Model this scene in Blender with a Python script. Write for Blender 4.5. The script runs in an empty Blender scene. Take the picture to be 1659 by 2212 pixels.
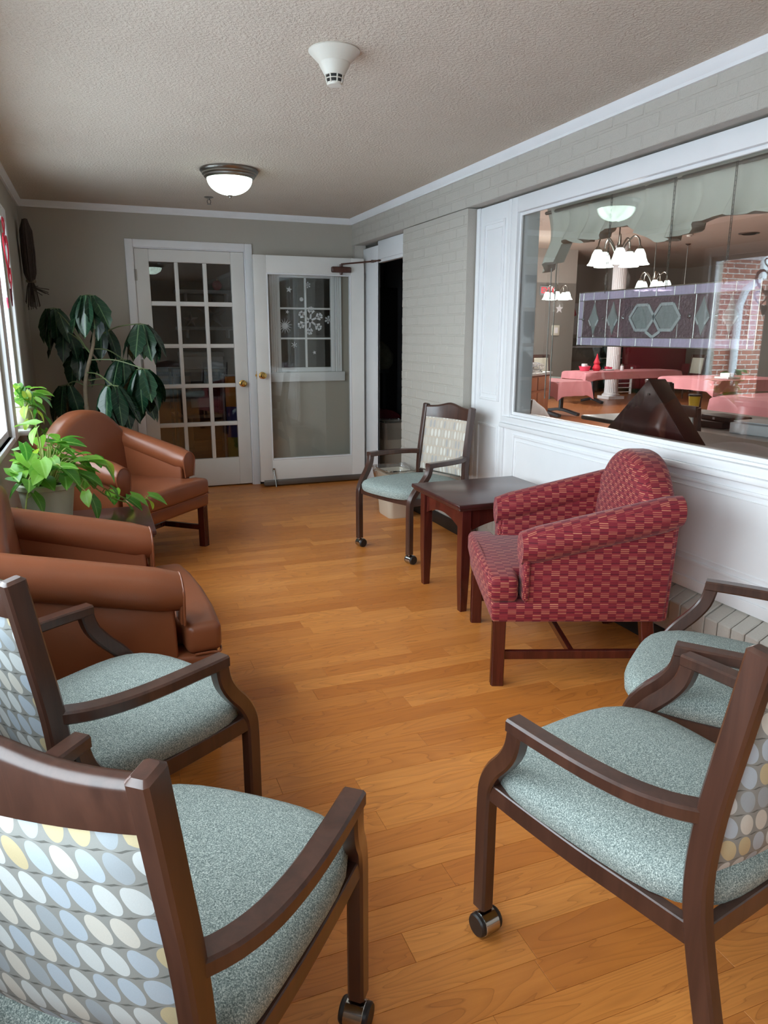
import bpy, bmesh, math, random
from mathutils import Vector, Matrix
C = bpy.context.scene.collection
SC = bpy.context.scene
PI = math.pi
R = math.radians

# ---------------------------------------------------------------- camera
YAW, PITCH, ROLL, FPX, HC = 0.3699, -0.2395, 0.0026, 1580.4, 1.3652
cam_d = bpy.data.cameras.new('camera')
cam = bpy.data.objects.new('camera', cam_d); C.objects.link(cam)
cam_d.sensor_fit = 'HORIZONTAL'; cam_d.sensor_width = 36.0
cam_d.lens = 36.0 * FPX / 1659.0
cam_d.clip_start = 0.05; cam_d.clip_end = 200
_f = Vector((math.sin(YAW)*math.cos(PITCH), math.cos(YAW)*math.cos(PITCH), math.sin(PITCH)))
_r = Vector((math.cos(YAW), -math.sin(YAW), 0)); _u = _r.cross(_f)
_r2 = _r*math.cos(ROLL) + _u*math.sin(ROLL); _u2 = -_r*math.sin(ROLL) + _u*math.cos(ROLL)
cam.matrix_world = Matrix(((_r2.x,_u2.x,-_f.x,0),(_r2.y,_u2.y,-_f.y,0),(_r2.z,_u2.z,-_f.z,HC),(0,0,0,1)))
SC.camera = cam

# ---------------------------------------------------------------- world, daylight, exposure
SKY = 11.2
w = bpy.data.worlds.new('overcast_sky'); SC.world = w; w.use_nodes = True
bgn = w.node_tree.nodes['Background']
bgn.inputs[0].default_value = (0.81, 0.915, 1.0, 1); bgn.inputs[1].default_value = SKY
SC.view_settings.view_transform = 'Standard'
SC.view_settings.look = 'None'
SC.view_settings.gamma = 1.0
SC.view_settings.use_curve_mapping = False
SC.view_settings.exposure = 0.0
SC.cycles.use_denoising = True
SC.cycles.max_bounces = 10; SC.cycles.diffuse_bounces = 5; SC.cycles.glossy_bounces = 5
SC.cycles.transparent_max_bounces = 24; SC.cycles.transmission_bounces = 6
SC.cycles.sample_clamp_indirect = 6.0
SC.cycles.caustics_reflective = False; SC.cycles.caustics_refractive = False

XL, XR, XW, YB, ZC = -0.4635, 2.261, 2.336, 6.65, 2.36
LEFT_WINDOWS = [(4.68, 5.34), (3.05, 4.52), (1.15, 2.85), (-1.05, 0.95)]   # y ranges of the daylight windows
WZ0, WZ1 = 0.80, 2.03
for (y0, y1) in LEFT_WINDOWS:                                 # sampling portals in the window openings
    ld = bpy.data.lights.new('window_portal', 'AREA'); ld.shape = 'RECTANGLE'
    ld.size = WZ1-WZ0; ld.size_y = y1-y0; ld.cycles.is_portal = True
    lo = bpy.data.objects.new('window_portal', ld); C.objects.link(lo)
    lo.location = (XL-0.08, (y0+y1)/2, (WZ0+WZ1)/2); lo.rotation_euler = (0, -PI/2, 0)

# ---------------------------------------------------------------- mesh helpers
class MB:
    def __init__(s): s.v = []; s.f = []
    def add(s, vs, fs):
        b = len(s.v); s.v += [tuple(p) for p in vs]; s.f += [tuple(i+b for i in f) for f in fs]; return s
    def box(s, x0, x1, y0, y1, z0, z1):
        return s.add([(x0,y0,z0),(x1,y0,z0),(x1,y1,z0),(x0,y1,z0),(x0,y0,z1),(x1,y0,z1),(x1,y1,z1),(x0,y1,z1)],
            [(0,3,2,1),(4,5,6,7),(0,1,5,4),(1,2,6,5),(2,3,7,6),(3,0,4,7)])
    def cbox(s, c, d):
        return s.box(c[0]-d[0]/2,c[0]+d[0]/2,c[1]-d[1]/2,c[1]+d[1]/2,c[2]-d[2]/2,c[2]+d[2]/2)
    def hexa(s, b, t):           # bottom quad, top quad (counter-clockwise from above)
        return s.add(list(b)+list(t), [(0,3,2,1),(4,5,6,7),(0,1,5,4),(1,2,6,5),(2,3,7,6),(3,0,4,7)])
    def rings(s, rr, cap=True, close=False):
        b = len(s.v); n = len(rr[0])
        for r in rr: s.v += [tuple(p) for p in r]
        m = len(rr)
        for i in range(m if close else m-1):
            j = (i+1) % m
            for k in range(n):
                l = (k+1) % n
                s.f.append((b+i*n+k, b+i*n+l, b+j*n+l, b+j*n+k))
        if cap and not close:
            s.f.append(tuple(b+k for k in reversed(range(n)))); s.f.append(tuple(b+(m-1)*n+k for k in range(n)))
        return s
    def tube(s, path, r, n=8, cap=True):
        P = [Vector(p) for p in path]; rr = []; ref = None
        for i, p in enumerate(P):
            t = (P[min(i+1,len(P)-1)]-P[max(i-1,0)]).normalized()
            if ref is None:
                ref = Vector((0,0,1)) if abs(t.z) < .9 else Vector((1,0,0))
            a = (ref - t*ref.dot(t)).normalized(); ref = a; bb = t.cross(a)
            ra = r[i] if isinstance(r, (list,tuple)) else r
            rr.append([p + a*ra*math.cos(2*PI*k/n) + bb*ra*math.sin(2*PI*k/n) for k in range(n)])
        return s.rings(rr, cap)
    def sweep(s, path, w, h, ref=(1,0,0), rd=.25):      # rounded rectangle section: w along ref, h across
        P = [Vector(p) for p in path]; rr = []; ref = Vector(ref)
        for i, p in enumerate(P):
            t = (P[min(i+1,len(P)-1)]-P[max(i-1,0)]).normalized()
            if 0 < i < len(P)-1:
                t1=(P[i]-P[i-1]).normalized(); t2=(P[i+1]-P[i]).normalized(); t=(t1+t2).normalized()
                k = 1/max(.5, math.sqrt((1+t1.dot(t2))/2))
            else: k = 1
            a = (ref - t*ref.dot(t)).normalized(); bb = t.cross(a)
            wi = (w[i] if isinstance(w,(list,tuple)) else w)/2; hi = (h[i] if isinstance(h,(list,tuple)) else h)/2*k
            c = min(wi,hi)*rd
            pts = [(wi,-hi+c),(wi,hi-c),(wi-c,hi),(-wi+c,hi),(-wi,hi-c),(-wi,-hi+c),(-wi+c,-hi),(wi-c,-hi)]
            rr.append([p + a*x + bb*y for x,y in pts])
        return s.rings(rr)
    def lathe(s, prof, c=(0,0,0), n=24, ax='z', cap=True):
        rr = []
        for r, z in prof:
            ring = []
            for k in range(n):
                a = 2*PI*k/n
                if ax == 'z': ring.append((c[0]+r*math.cos(a), c[1]+r*math.sin(a), c[2]+z))
                elif ax == 'x': ring.append((c[0]+z, c[1]+r*math.cos(a), c[2]+r*math.sin(a)))
                else: ring.append((c[0]+r*math.sin(a), c[1]+z, c[2]+r*math.cos(a)))
            rr.append(ring)
        return s.rings(rr, cap)
    def prism(s, poly, ax, a0, a1):     # poly of 2D points; ax 'x': (y,z)  'y': (x,z)  'z': (x,y)
        def P(p, a):
            return (a,p[0],p[1]) if ax=='x' else (p[0],a,p[1]) if ax=='y' else (p[0],p[1],a)
        return s.rings([[P(p,a0) for p in poly],[P(p,a1) for p in poly]])
    def grid(s, fn, nu, nv, closeu=False):
        b = len(s.v)
        for i in range(nu+1):
            for j in range(nv+1): s.v.append(tuple(fn(i/nu, j/nv)))
        for i in range(nu):
            for j in range(nv):
                a = b+i*(nv+1)+j; s.f.append((a, a+nv+1, a+nv+2, a+1))
        return s
    def xf(s, M):
        s.v = [tuple(M @ Vector(p)) for p in s.v]; return s

def uvbox(me):
    uv = me.uv_layers.new(name='metres')
    for p in me.polygons:
        n = p.normal; ax = max(range(3), key=lambda i: abs(n[i]))
        for li in p.loop_indices:
            co = me.vertices[me.loops[li].vertex_index].co
            uv.data[li].uv = (co.y,co.z) if ax==0 else (co.x,co.z) if ax==1 else (co.y,co.x)

def mesh(mb, mat, bevel=0, seg=2, smooth=35, uv=False, subd=0):
    me = bpy.data.meshes.new('m'); me.from_pydata(mb.v, [], mb.f)
    bm = bmesh.new(); bm.from_mesh(me)
    bmesh.ops.recalc_face_normals(bm, faces=bm.faces)
    if subd:
        bmesh.ops.subdivide_edges(bm, edges=bm.edges[:], cuts=subd, use_grid_fill=True)
    if bevel:
        es = [e for e in bm.edges if len(e.link_faces)==2 and e.calc_face_angle(0) > R(28)]
        bmesh.ops.bevel(bm, geom=es, offset=bevel, segments=seg, affect='EDGES', profile=.5, clamp_overlap=True)
    bm.to_mesh(me); bm.free()
    if smooth:
        me.shade_smooth(); me.set_sharp_from_angle(angle=R(smooth))
    if uv: uvbox(me)
    if mat is not None: me.materials.append(mat)
    return me

def obj(name, mb, mat, parent=None, loc=None, rotz=None, label=None, cat=None, group=None, kind=None, **k):
    me = mb if isinstance(mb, bpy.types.Mesh) else mesh(mb, mat, **k)
    if me.name == 'm' or me.name.startswith('m.'): me.name = name
    o = bpy.data.objects.new(name, me); C.objects.link(o)
    if parent is not None: o.parent = parent
    if loc is not None: o.location = loc
    if rotz is not None: o.rotation_euler = (0,0,rotz)
    return tag(o, label, cat, group, kind)
def tag(o, label=None, cat=None, group=None, kind=None):
    if label: o['label'] = label
    if cat: o['category'] = cat
    if group: o['group'] = group
    if kind: o['kind'] = kind
    return o
def thing(name, label, cat, loc=(0,0,0), rotz=0, group=None):
    o = bpy.data.objects.new(name, None); C.objects.link(o)
    o.empty_display_size = .05
    o.location = loc; o.rotation_euler = (0,0,rotz)
    return tag(o, label, cat, group)
def struct(name, mb, mat, label=None, **k):
    return obj(name, mb, mat, kind='structure', label=label, **k)
def structe(name, label=None, loc=(0,0,0), rotz=0):
    o = bpy.data.objects.new(name, None); C.objects.link(o); o.location = loc; o.rotation_euler=(0,0,rotz)
    o.empty_display_size = .05
    return tag(o, label, None, None, 'structure')
def copy_tree(o, parent=None):
    c = o.copy(); C.objects.link(c); c.parent = parent
    for ch in list(o.children): copy_tree(ch, c)
    return c
def bez(pts, n=6):              # Catmull-Rom through pts
    P = [Vector(p) for p in pts]; out = []
    for i in range(len(P)-1):
        p0 = P[max(i-1,0)]; p1 = P[i]; p2 = P[i+1]; p3 = P[min(i+2,len(P)-1)]
        for k in range(n):
            t = k/n
            out.append(.5*((2*p1)+(p2-p0)*t+(2*p0-5*p1+4*p2-p3)*t*t+(3*p1-p0-3*p2+p3)*t*t*t))
    out.append(P[-1]); return out
# ---------------------------------------------------------------- materials
def srgb(r, g, b):
    return tuple(((c/255)/12.92 if c/255 <= .04045 else ((c/255+.055)/1.055)**2.4) for c in (r,g,b)) + (1,)
class NT:
    def __init__(s, name):
        s.m = bpy.data.materials.new(name); s.m.use_nodes = True; s.t = s.m.node_tree
        s.n = s.t.nodes; s.p = s.n['Principled BSDF']; s.out = s.n['Material Output']
    def node(s, t, **k):
        nd = s.n.new(t)
        for a, b in k.items(): setattr(nd, a, b)
        return nd
    def link(s, a, b): s.t.links.new(a, b)
    def val(s, x, sock):
        if isinstance(x, (int,float)): sock.default_value = x
        elif isinstance(x, tuple): sock.default_value = x
        else: s.link(x, sock)
    def math(s, op, a, b=0.0, c=None):
        nd = s.node('ShaderNodeMath', operation=op); s.val(a, nd.inputs[0]); s.val(b, nd.inputs[1])
        if c is not None: s.val(c, nd.inputs[2])
        return nd.outputs[0]
    def mix(s, f, a, b, blend='MIX'):
        nd = s.node('ShaderNodeMix', data_type='RGBA', blend_type=blend)
        s.val(f, nd.inputs[0]); s.val(a, nd.inputs[6]); s.val(b, nd.inputs[7]); return nd.outputs[2]
    def coord(s, kind='Object'): return s.node('ShaderNodeTexCoord').outputs[kind]
    def mapping(s, v, scale=(1,1,1), loc=(0,0,0)):
        nd = s.node('ShaderNodeMapping'); s.link(v, nd.inputs[0]); nd.inputs['Scale'].default_value = scale
        s.val(loc, nd.inputs['Location']); return nd.outputs[0]
    def noise(s, v, scale=5, detail=2, rough=.5, dist=0):
        nd = s.node('ShaderNodeTexNoise'); s.link(v, nd.inputs['Vector']); nd.inputs['Scale'].default_value = scale
        nd.inputs['Detail'].default_value = detail; nd.inputs['Roughness'].default_value = rough
        nd.inputs['Distortion'].default_value = dist; return nd.outputs['Fac']
    def ramp(s, f, stops):
        nd = s.node('ShaderNodeValToRGB'); s.link(f, nd.inputs[0]); e = nd.color_ramp.elements
        while len(e) < len(stops): e.new(.5)
        for el, (p, c) in zip(e, stops): el.position = p; el.color = c
        return nd.outputs[0]
    def sep(s, v):
        nd = s.node('ShaderNodeSeparateXYZ'); s.link(v, nd.inputs[0]); return nd.outputs
    def comb(s, x, y, z):
        nd = s.node('ShaderNodeCombineXYZ'); s.val(x, nd.inputs[0]); s.val(y, nd.inputs[1]); s.val(z, nd.inputs[2]); return nd.outputs[0]
    def white(s, v):
        nd = s.node('ShaderNodeTexWhiteNoise', noise_dimensions='3D'); s.link(v, nd.inputs['Vector']); return nd.outputs
    def bump(s, h, strength=.3, dist=.01):
        nd = s.node('ShaderNodeBump'); s.link(h, nd.inputs['Height']); nd.inputs['Strength'].default_value = strength
        nd.inputs['Distance'].default_value = dist; s.link(nd.outputs[0], s.p.inputs['Normal']); return nd
    def col(s, c): s.val(c, s.p.inputs['Base Color'])
    def setp(s, **k):
        for a, b in k.items(): s.p.inputs[a.replace('_',' ')].default_value = b
        return s
def plain(name, rgb, rough=.5, metal=0, spec=.5, nscale=0, namt=.12, bump=0, bscale=60, coat=0):
    t = NT(name); c = srgb(*rgb)
    v = t.coord()
    if nscale:
        f = t.noise(v, nscale, 3)
        d = tuple(x*(1-namt) for x in c[:3])+(1,); l = tuple(min(1,x*(1+namt)) for x in c[:3])+(1,)
        t.col(t.mix(f, d, l))
    else:
        f = t.noise(v, 9, 2); d = tuple(x*.96 for x in c[:3])+(1,)
        t.col(t.mix(f, d, c))
    t.setp(Roughness=rough, Metallic=metal); t.p.inputs['Specular IOR Level'].default_value = spec
    t.p.inputs['Coat Weight'].default_value = coat
    if bump: t.bump(t.noise(v, bscale, 3), bump, .005)
    return t.m
M = {}
M['white'] = plain('white_paint', (236,236,238), .38, nscale=6, namt=.04)
M['door_white'] = plain('door_paint', (226,224,220), .42, nscale=5, namt=.05)
M['wall'] = plain('taupe_wall_paint', (178,171,160), .75, nscale=3, namt=.04, bump=.12, bscale=220)
M['brick_paint'] = plain('painted_brick', (186,180,171), .62, nscale=14, namt=.03, bump=.5, bscale=130)
M['mortar'] = plain('painted_mortar', (182,176,167), .7, nscale=14, namt=.03, bump=.4, bscale=130)
M['black'] = plain('black_vinyl', (30,28,27), .5)
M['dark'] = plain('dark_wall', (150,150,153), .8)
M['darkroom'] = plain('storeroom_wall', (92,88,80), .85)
M['chrome'] = plain('chrome', (190,188,185), .16, 1)
M['nickel'] = plain('brushed_nickel', (150,146,140), .32, 1)
M['brass'] = plain('polished_brass', (232,196,116), .18, 1)
M['bronze'] = plain('bronze_enamel', (82,50,42), .35)
M['plastic'] = plain('ivory_plastic', (222,216,205), .4)
M['cream'] = plain('cream_ceramic', (206,203,184), .42, nscale=8, namt=.05)
M['beige_bin'] = plain('beige_bin_plastic', (216,204,184), .5)
M['soil'] = plain('potting_soil', (48,36,28), .95, nscale=60, namt=.5)
M['bark'] = plain('ringed_bark', (128,112,92), .8, nscale=40, namt=.35, bump=.6, bscale=70)
M['twig'] = plain('dried_twig', (74,62,58), .9, nscale=30, namt=.3)
M['vine'] = plain('vine_stem', (150,160,84), .5)
M['petiole'] = plain('leaf_stalk', (108,122,80), .5)
M['red'] = plain('red_felt', (205,38,62), .7)
M['maroon'] = plain('maroon_card', (104,34,48), .7)
M['pink_heart'] = plain('pink_card', (230,80,110), .6)
M['rubber'] = plain('black_rubber', (38,34,33), .45)
M['gold'] = plain('yellow_plastic', (228,184,40), .4)
M['steel'] = plain('galvanised_steel', (120,116,110), .45, .8)
M['laminate'] = plain('grey_laminate', (170,168,166), .3, nscale=25, namt=.06)
M['paper'] = plain('paper_white', (225,226,230), .7)
M['bookblack'] = plain('black_bookcloth', (38,38,42), .5)
M['rose'] = plain('red_petals', (165,18,40), .6)
M['magenta'] = plain('magenta_glass', (205,80,160), .25)
M['greenleaf_dark'] = plain('dark_green_leaf', (40,70,44), .5)
M['skin_red'] = plain('burgundy_upholstery', (120,26,40), .7)
M['table_metal'] = plain('black_table_base', (34,36,42), .4)
M['cab_wood'] = plain('oak_cabinet', (150,92,60), .45, nscale=12, namt=.15)
M['sage'] = plain('sage_fabric', (212,206,192), .85, nscale=5, namt=.08)
M['ivory_fabric'] = plain('ivory_chair_fabric', (200,198,182), .85, nscale=40, namt=.1)
M['roof'] = plain('white_fascia', (225,232,238), .6)
M['snow'] = plain('pale_ground', (205,212,218), .9, nscale=1, namt=.05)
M['orange_cloth'] = plain('orange_cloth', (214,138,52), .8)
M['blue_cloth'] = plain('blue_cloth', (52,66,128), .8)
M['green_cloth'] = plain('green_cloth', (104,122,44), .8)
M['cardboard'] = plain('cardboard', (168,140,112), .8)
M['lead'] = plain('lead_came', (96,94,96), .35, .9)

def ceiling_mat():
    t = NT('stippled_ceiling'); v = t.coord(); t.col(t.mix(t.noise(v, 4, 2), srgb(208,195,181), srgb(216,204,190)))
    t.setp(Roughness=.9)
    a = t.noise(v, 75, 3, .6); b = t.ramp(a, [(.42,(0,0,0,1)),(.62,(1,1,1,1))])
    t.bump(b, .5, .006); return t.m
M['ceiling'] = ceiling_mat()

def wood(name, dark, light, rough=.3, sx=2.0, sy=26.0, axis='x', coat=.2, spec=.5):
    t = NT(name); v = t.coord()
    sc = {'x':(sx,sy,sy),'y':(sy,sx,sy),'z':(sy,sy,sx)}[axis]
    f = t.noise(t.mapping(v, sc), 1.6, 4, .6, .8)
    t.col(t.ramp(f, [(.3, srgb(*dark)), (.7, srgb(*light))]))
    t.setp(Roughness=rough); t.p.inputs['Specular IOR Level'].default_value = spec; t.p.inputs['Coat Weight'].default_value = coat
    t.p.inputs['Coat Roughness'].default_value = .15
    return t.m
M['chair_wood'] = wood('walnut_chair_frame', (58,36,29), (78,50,40), .30, 1.5, 20, 'z', .35)
M['mahogany'] = wood('mahogany', (62,22,18), (92,36,28), .26, 1.5, 18, 'z', .35)
M['mahogany_top'] = wood('mahogany_top', (56,26,24), (76,38,34), .30, 18, 1.5, 'y', .3)
M['case_wood'] = wood('dark_mahogany_case', (40,14,16), (56,22,22), .22, 2, 14, 'z', .4)

def floor_mat(name, strips=False, a=(198,120,52), b=(236,158,80)):
    t = NT(name); v = t.coord()
    if strips:                                   # far floors: strips drawn by the material
        x,y,z = t.sep(v); row = t.math('FLOOR', t.math('DIVIDE', y, .09))
        off = t.white(t.comb(row, 3.0, 0.0))[0]; colm = t.math('FLOOR', t.math('ADD', t.math('DIVIDE', x, .7), t.math('MULTIPLY', off, 7.0)))
        rnd = t.white(t.comb(row, colm, 1.0))[0]
    else:
        rnd = t.node('ShaderNodeObjectInfo').outputs['Random']
    off = t.comb(t.math('MULTIPLY', rnd, 61.0), t.math('MULTIPLY', rnd, 37.0), 0.0)
    vv = t.node('ShaderNodeVectorMath', operation='ADD'); t.link(v, vv.inputs[0]); t.link(off, vv.inputs[1]); v2 = vv.outputs[0]
    big = t.noise(t.mapping(v2, (1.6, 9, 1)), 1.0, 2, .5, .6)             # growth rings
    ring = t.math('FRACT', t.math('MULTIPLY', big, 14.0))
    line = t.ramp(ring, [(0,(0,0,0,1)),(.07,(1,1,1,1)),(.5,(1,1,1,1)),(1,(.6,.6,.6,1))])
    fine = t.noise(t.mapping(v2, (3, 90, 1)), 1.0, 3, .6)
    base = t.mix(rnd, srgb(*a), srgb(*b))
    base = t.mix(t.math('MULTIPLY', fine, .7), base, srgb(184,104,42))
    colr = t.mix(t.math('MULTIPLY', t.math('SUBTRACT', 1.0, line), .55), base, srgb(134,68,24))
    t.col(colr); t.setp(Roughness=.36); t.p.inputs['Specular IOR Level'].default_value = .45
    r = t.math('ADD', .30, t.math('MULTIPLY', fine, .14)); t.link(r, t.p.inputs['Roughness'])
    return t.m
M['floor'] = floor_mat('oak_strip'); M['floor_far'] = floor_mat('oak_strip_far', True); M['floor_din'] = floor_mat('oak_strip_dining', True, (150,100,66), (172,120,84))

def blue_fabric():
    t = NT('blue_speckled_fabric'); v = t.coord()
    vo = t.node('ShaderNodeTexVoronoi'); t.link(v, vo.inputs['Vector']); vo.inputs['Scale'].default_value = 330
    f = t.noise(v, 430, 2, .6, .6)
    c = t.ramp(f, [(.34, srgb(96,108,106)), (.5, srgb(138,150,146)), (.66, srgb(202,209,203))])
    t.col(c); t.setp(Roughness=.85); t.p.inputs['Specular IOR Level'].default_value = .25
    t.bump(f, .35, .002); return t.m
M['blue'] = blue_fabric()

def oval_fabric(name, bgc, cols, pu, pv, hw, hh, skew, line):
    t = NT(name); v = t.coord(); x,y,z = t.sep(v)
    rv = t.math('DIVIDE', z, pv); row = t.math('FLOOR', rv); fv = t.math('SUBTRACT', t.math('FRACT', rv), .5)
    rx = t.math('ADD', t.math('DIVIDE', x, pu), t.math('ADD', t.math('MULTIPLY', row, .37), t.math('MULTIPLY', fv, skew)))
    colm = t.math('FLOOR', rx); fu = t.math('SUBTRACT', t.math('FRACT', rx), .5)
    d = t.math('ADD', t.math('POWER', t.math('DIVIDE', fu, hw), 2.0), t.math('POWER', t.math('DIVIDE', fv, hh), 2.0))
    inside = t.math('LESS_THAN', d, 1.0)
    rn = t.white(t.comb(colm, row, 2.0))[0]
    nd = t.node('ShaderNodeValToRGB'); t.link(rn, nd.inputs[0]); nd.color_ramp.interpolation = 'CONSTANT'
    e = nd.color_ramp.elements
    while len(e) < len(cols): e.new(.5)
    for i,(p,c) in enumerate(cols): e[i].position = p; e[i].color = srgb(*c)
    base = t.mix(inside, srgb(*bgc), nd.outputs[0])
    # darker scalloped line between rows
    sc = t.math('MULTIPLY', t.math('ABSOLUTE', t.math('SINE', t.math('MULTIPLY', rx, PI))), .05)
    ln = t.math('GREATER_THAN', t.math('ADD', t.math('ABSOLUTE', fv), t.math('MULTIPLY', sc, -1.0)), .455)
    base = t.mix(t.math('MULTIPLY', ln, t.math('SUBTRACT', 1.0, inside)), base, srgb(*line))
    wv = t.noise(v, 700, 1)
    t.col(t.mix(t.math('MULTIPLY', wv, .25), base, t.mix(.5, base, srgb(90,90,88))))
    t.setp(Roughness=.85); t.p.inputs['Specular IOR Level'].default_value = .2
    return t.m
M['oval'] = oval_fabric('oval_print_fabric', (148,149,145), [(0,(204,209,209)),(.28,(180,192,203)),(.55,(207,204,195)),(.78,(198,184,148)),(.88,(164,172,178))], .033, .05, .42, .46, .55, (104,104,100))
M['oval_tan'] = oval_fabric('leaf_print_fabric', (196,184,170), [(0,(222,217,208)),(.3,(200,191,180)),(.6,(178,173,171)),(.85,(214,206,195))], .03, .058, .30, .44, 0.0, (214,186,160))

def red_fabric():
    t = NT('red_basketweave_fabric'); v = t.coord('UV'); u,w_,_ = t.sep(v)
    cu = t.math('DIVIDE', u, .0325); ci = t.math('FLOOR', cu)
    odd = t.math('MODULO', t.math('ABSOLUTE', ci), 2.0)
    cv = t.math('ADD', t.math('DIVIDE', w_, .044), t.math('MULTIPLY', odd, .5)); fv = t.math('FRACT', cv)
    half = t.math('LESS_THAN', fv, .5)
    st = t.math('FRACT', t.math('MULTIPLY', fv, 6.0)); sb = t.math('LESS_THAN', st, .36)
    rn = t.white(t.comb(ci, t.math('FLOOR', t.math('MULTIPLY', cv, 6.0)), 0.0))[0]
    light = t.mix(rn, srgb(142,46,50), srgb(206,138,104))
    ground = t.mix(half, srgb(126,30,42), srgb(134,34,46))
    stripe = t.math('MULTIPLY', sb, half)
    c = t.mix(stripe, ground, light)
    single = t.math('MULTIPLY', t.math('LESS_THAN', t.math('ABSOLUTE', t.math('SUBTRACT', fv, .62)), .05), t.math('SUBTRACT', 1.0, half))
    c = t.mix(single, c, srgb(96,18,34))
    t.col(c); t.setp(Roughness=.7); t.p.inputs['Specular IOR Level'].default_value = .3; t.p.inputs['Sheen Weight'].default_value = .15
    t.bump(t.math('ADD', stripe, half), .25, .003); return t.m
M['redfab'] = red_fabric()
def leather():
    t = NT('brown_leather'); v = t.coord(); f = t.noise(v, 5, 3)
    t.col(t.mix(f, srgb(118,64,38), srgb(142,80,50))); t.setp(Roughness=.36); t.p.inputs['Specular IOR Level'].default_value = .55
    t.bump(t.noise(v, 260, 2), .08, .002); return t.m
M['leather'] = leather()

def glass(name, tint=(.97,.985,.98), boost=1.0, rough=0.0, bumps=0, f0=.045):
    t = NT(name); t.n.remove(t.p)
    g = t.node('ShaderNodeNewGeometry'); dt = t.node('ShaderNodeVectorMath', operation='DOT_PRODUCT')
    t.link(g.outputs['Incoming'], dt.inputs[0]); t.link(g.outputs['Normal'], dt.inputs[1])
    c = t.math('SUBTRACT', 1.0, t.math('ABSOLUTE', dt.outputs['Value']))
    fr = t.math('MULTIPLY', t.math('ADD', f0, t.math('MULTIPLY', t.math('POWER', c, 5.0), 1-f0)), boost)
    tr = t.node('ShaderNodeBsdfTransparent'); tr.inputs[0].default_value = tint+(1,)
    gl = t.node('ShaderNodeBsdfGlossy'); gl.inputs['Roughness'].default_value = rough; gl.inputs[0].default_value = (1,1,1,1)
    if bumps:
        b = t.node('ShaderNodeBump'); b.inputs['Strength'].default_value = bumps; b.inputs['Distance'].default_value = .01
        t.link(t.noise(t.coord(), 45, 2), b.inputs['Height']); t.link(b.outputs[0], gl.inputs['Normal'])
    mx = t.node('ShaderNodeMixShader'); t.link(fr, mx.inputs[0]); t.link(tr.outputs[0], mx.inputs[1]); t.link(gl.outputs[0], mx.inputs[2])
    t.link(mx.outputs[0], t.out.inputs[0]); return t.m
M['glass'] = glass('window_glass')
M['glass2'] = glass('double_glazing', (.97,.985,.98), 1.8)
M['glass_door'] = glass('door_glass', (.93,.94,.93))
M['clear_bag'] = glass('clear_plastic', (.86,.86,.86), 2.2, .18, .6)
M['bevel_glass'] = glass('bevelled_glass', (.80,.83,.82), 3.0, .04, .5)
def art_glass(name, rgb, mixf=.5, bumps=.5):
    t = NT(name); v = t.coord(); f = t.noise(t.mapping(v,(8,8,2)), 6, 3, .6, 1.0)
    c = srgb(*rgb); t.col(t.mix(f, tuple(x*.75 for x in c[:3])+(1,), tuple(min(1,x*1.2) for x in c[:3])+(1,)))
    t.setp(Roughness=.12); t.bump(t.noise(v, 60, 2), bumps, .01)
    tr = t.node('ShaderNodeBsdfTransparent'); tr.inputs[0].default_value = c
    mx = t.node('ShaderNodeMixShader'); mx.inputs[0].default_value = mixf
    t.link(tr.outputs[0], mx.inputs[1]); t.link(t.p.outputs[0], mx.inputs[2]); t.link(mx.outputs[0], t.out.inputs[0]); return t.m
M['lavender'] = art_glass('lavender_glass', (214,200,222), .66, .2)
M['plum'] = art_glass('plum_rippled_glass', (156,130,136), .45, .9)
M['clear_art'] = art_glass('clear_seedy_glass', (196,202,200), .45, .3)
M['bevel_bar'] = art_glass('bevel_strip_glass', (212,216,216), .62, .4)
def emit(name, rgb, s, marb=False):
    t = NT(name); c = srgb(*rgb); t.setp(Roughness=.3)
    t.col(c)
    if marb:
        f = t.noise(t.coord(), 9, 3, .6, 1.5); t.link(t.mix(t.ramp(f,[(.35,(0,0,0,1)),(.6,(1,1,1,1))]), tuple(x*.62 for x in c[:3])+(1,), c), t.p.inputs['Emission Color'])
    else: t.p.inputs['Emission Color'].default_value = c
    t.p.inputs['Emission Strength'].default_value = s; return t.m
M['bowl'] = emit('lit_alabaster_bowl', (226,250,238), 5.5, True)
M['shade'] = emit('lit_frosted_shade', (240,252,248), 2.4)
M['exit'] = emit('lit_exit_letters', (255,40,60), 1.6)
def leafmat(name, dark, light, vein, rough=.32, trans=.25):
    t = NT(name); v = t.coord(); x,y,z = t.sep(v)
    rnd = t.node('ShaderNodeObjectInfo').outputs['Random']
    base = t.mix(rnd, srgb(*dark), srgb(*light))
    mid = t.math('LESS_THAN', t.math('ABSOLUTE', x), .0035)
    rib = t.math('LESS_THAN', t.math('FRACT', t.math('MULTIPLY', t.math('ADD', y, t.math('MULTIPLY', t.math('ABSOLUTE', x), -.7)), 26.0)), .1)
    k = t.math('MAXIMUM', mid, t.math('MULTIPLY', rib, .25))
    t.col(t.mix(k, base, srgb(*vein))); t.setp(Roughness=rough)
    t.bump(t.math('SUBTRACT', 1.0, rib), .3, .004)
    tl = t.node('ShaderNodeBsdfTranslucent'); t.link(base, tl.inputs[0])
    mx = t.node('ShaderNodeMixShader'); mx.inputs[0].default_value = trans
    t.link(t.p.outputs[0], mx.inputs[1]); t.link(tl.outputs[0], mx.inputs[2]); t.link(mx.outputs[0], t.out.inputs[0]); return t.m
M['schef'] = leafmat('umbrella_leaf', (18,44,30), (30,62,42), (90,120,84), .2, .1)
M['pothos'] = leafmat('pothos_leaf', (62,128,42), (138,190,72), (150,200,96), .36, .45)
M['pothos_y'] = leafmat('variegated_pothos_leaf', (150,190,60), (206,214,84), (120,170,60), .36, .45)
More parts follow.
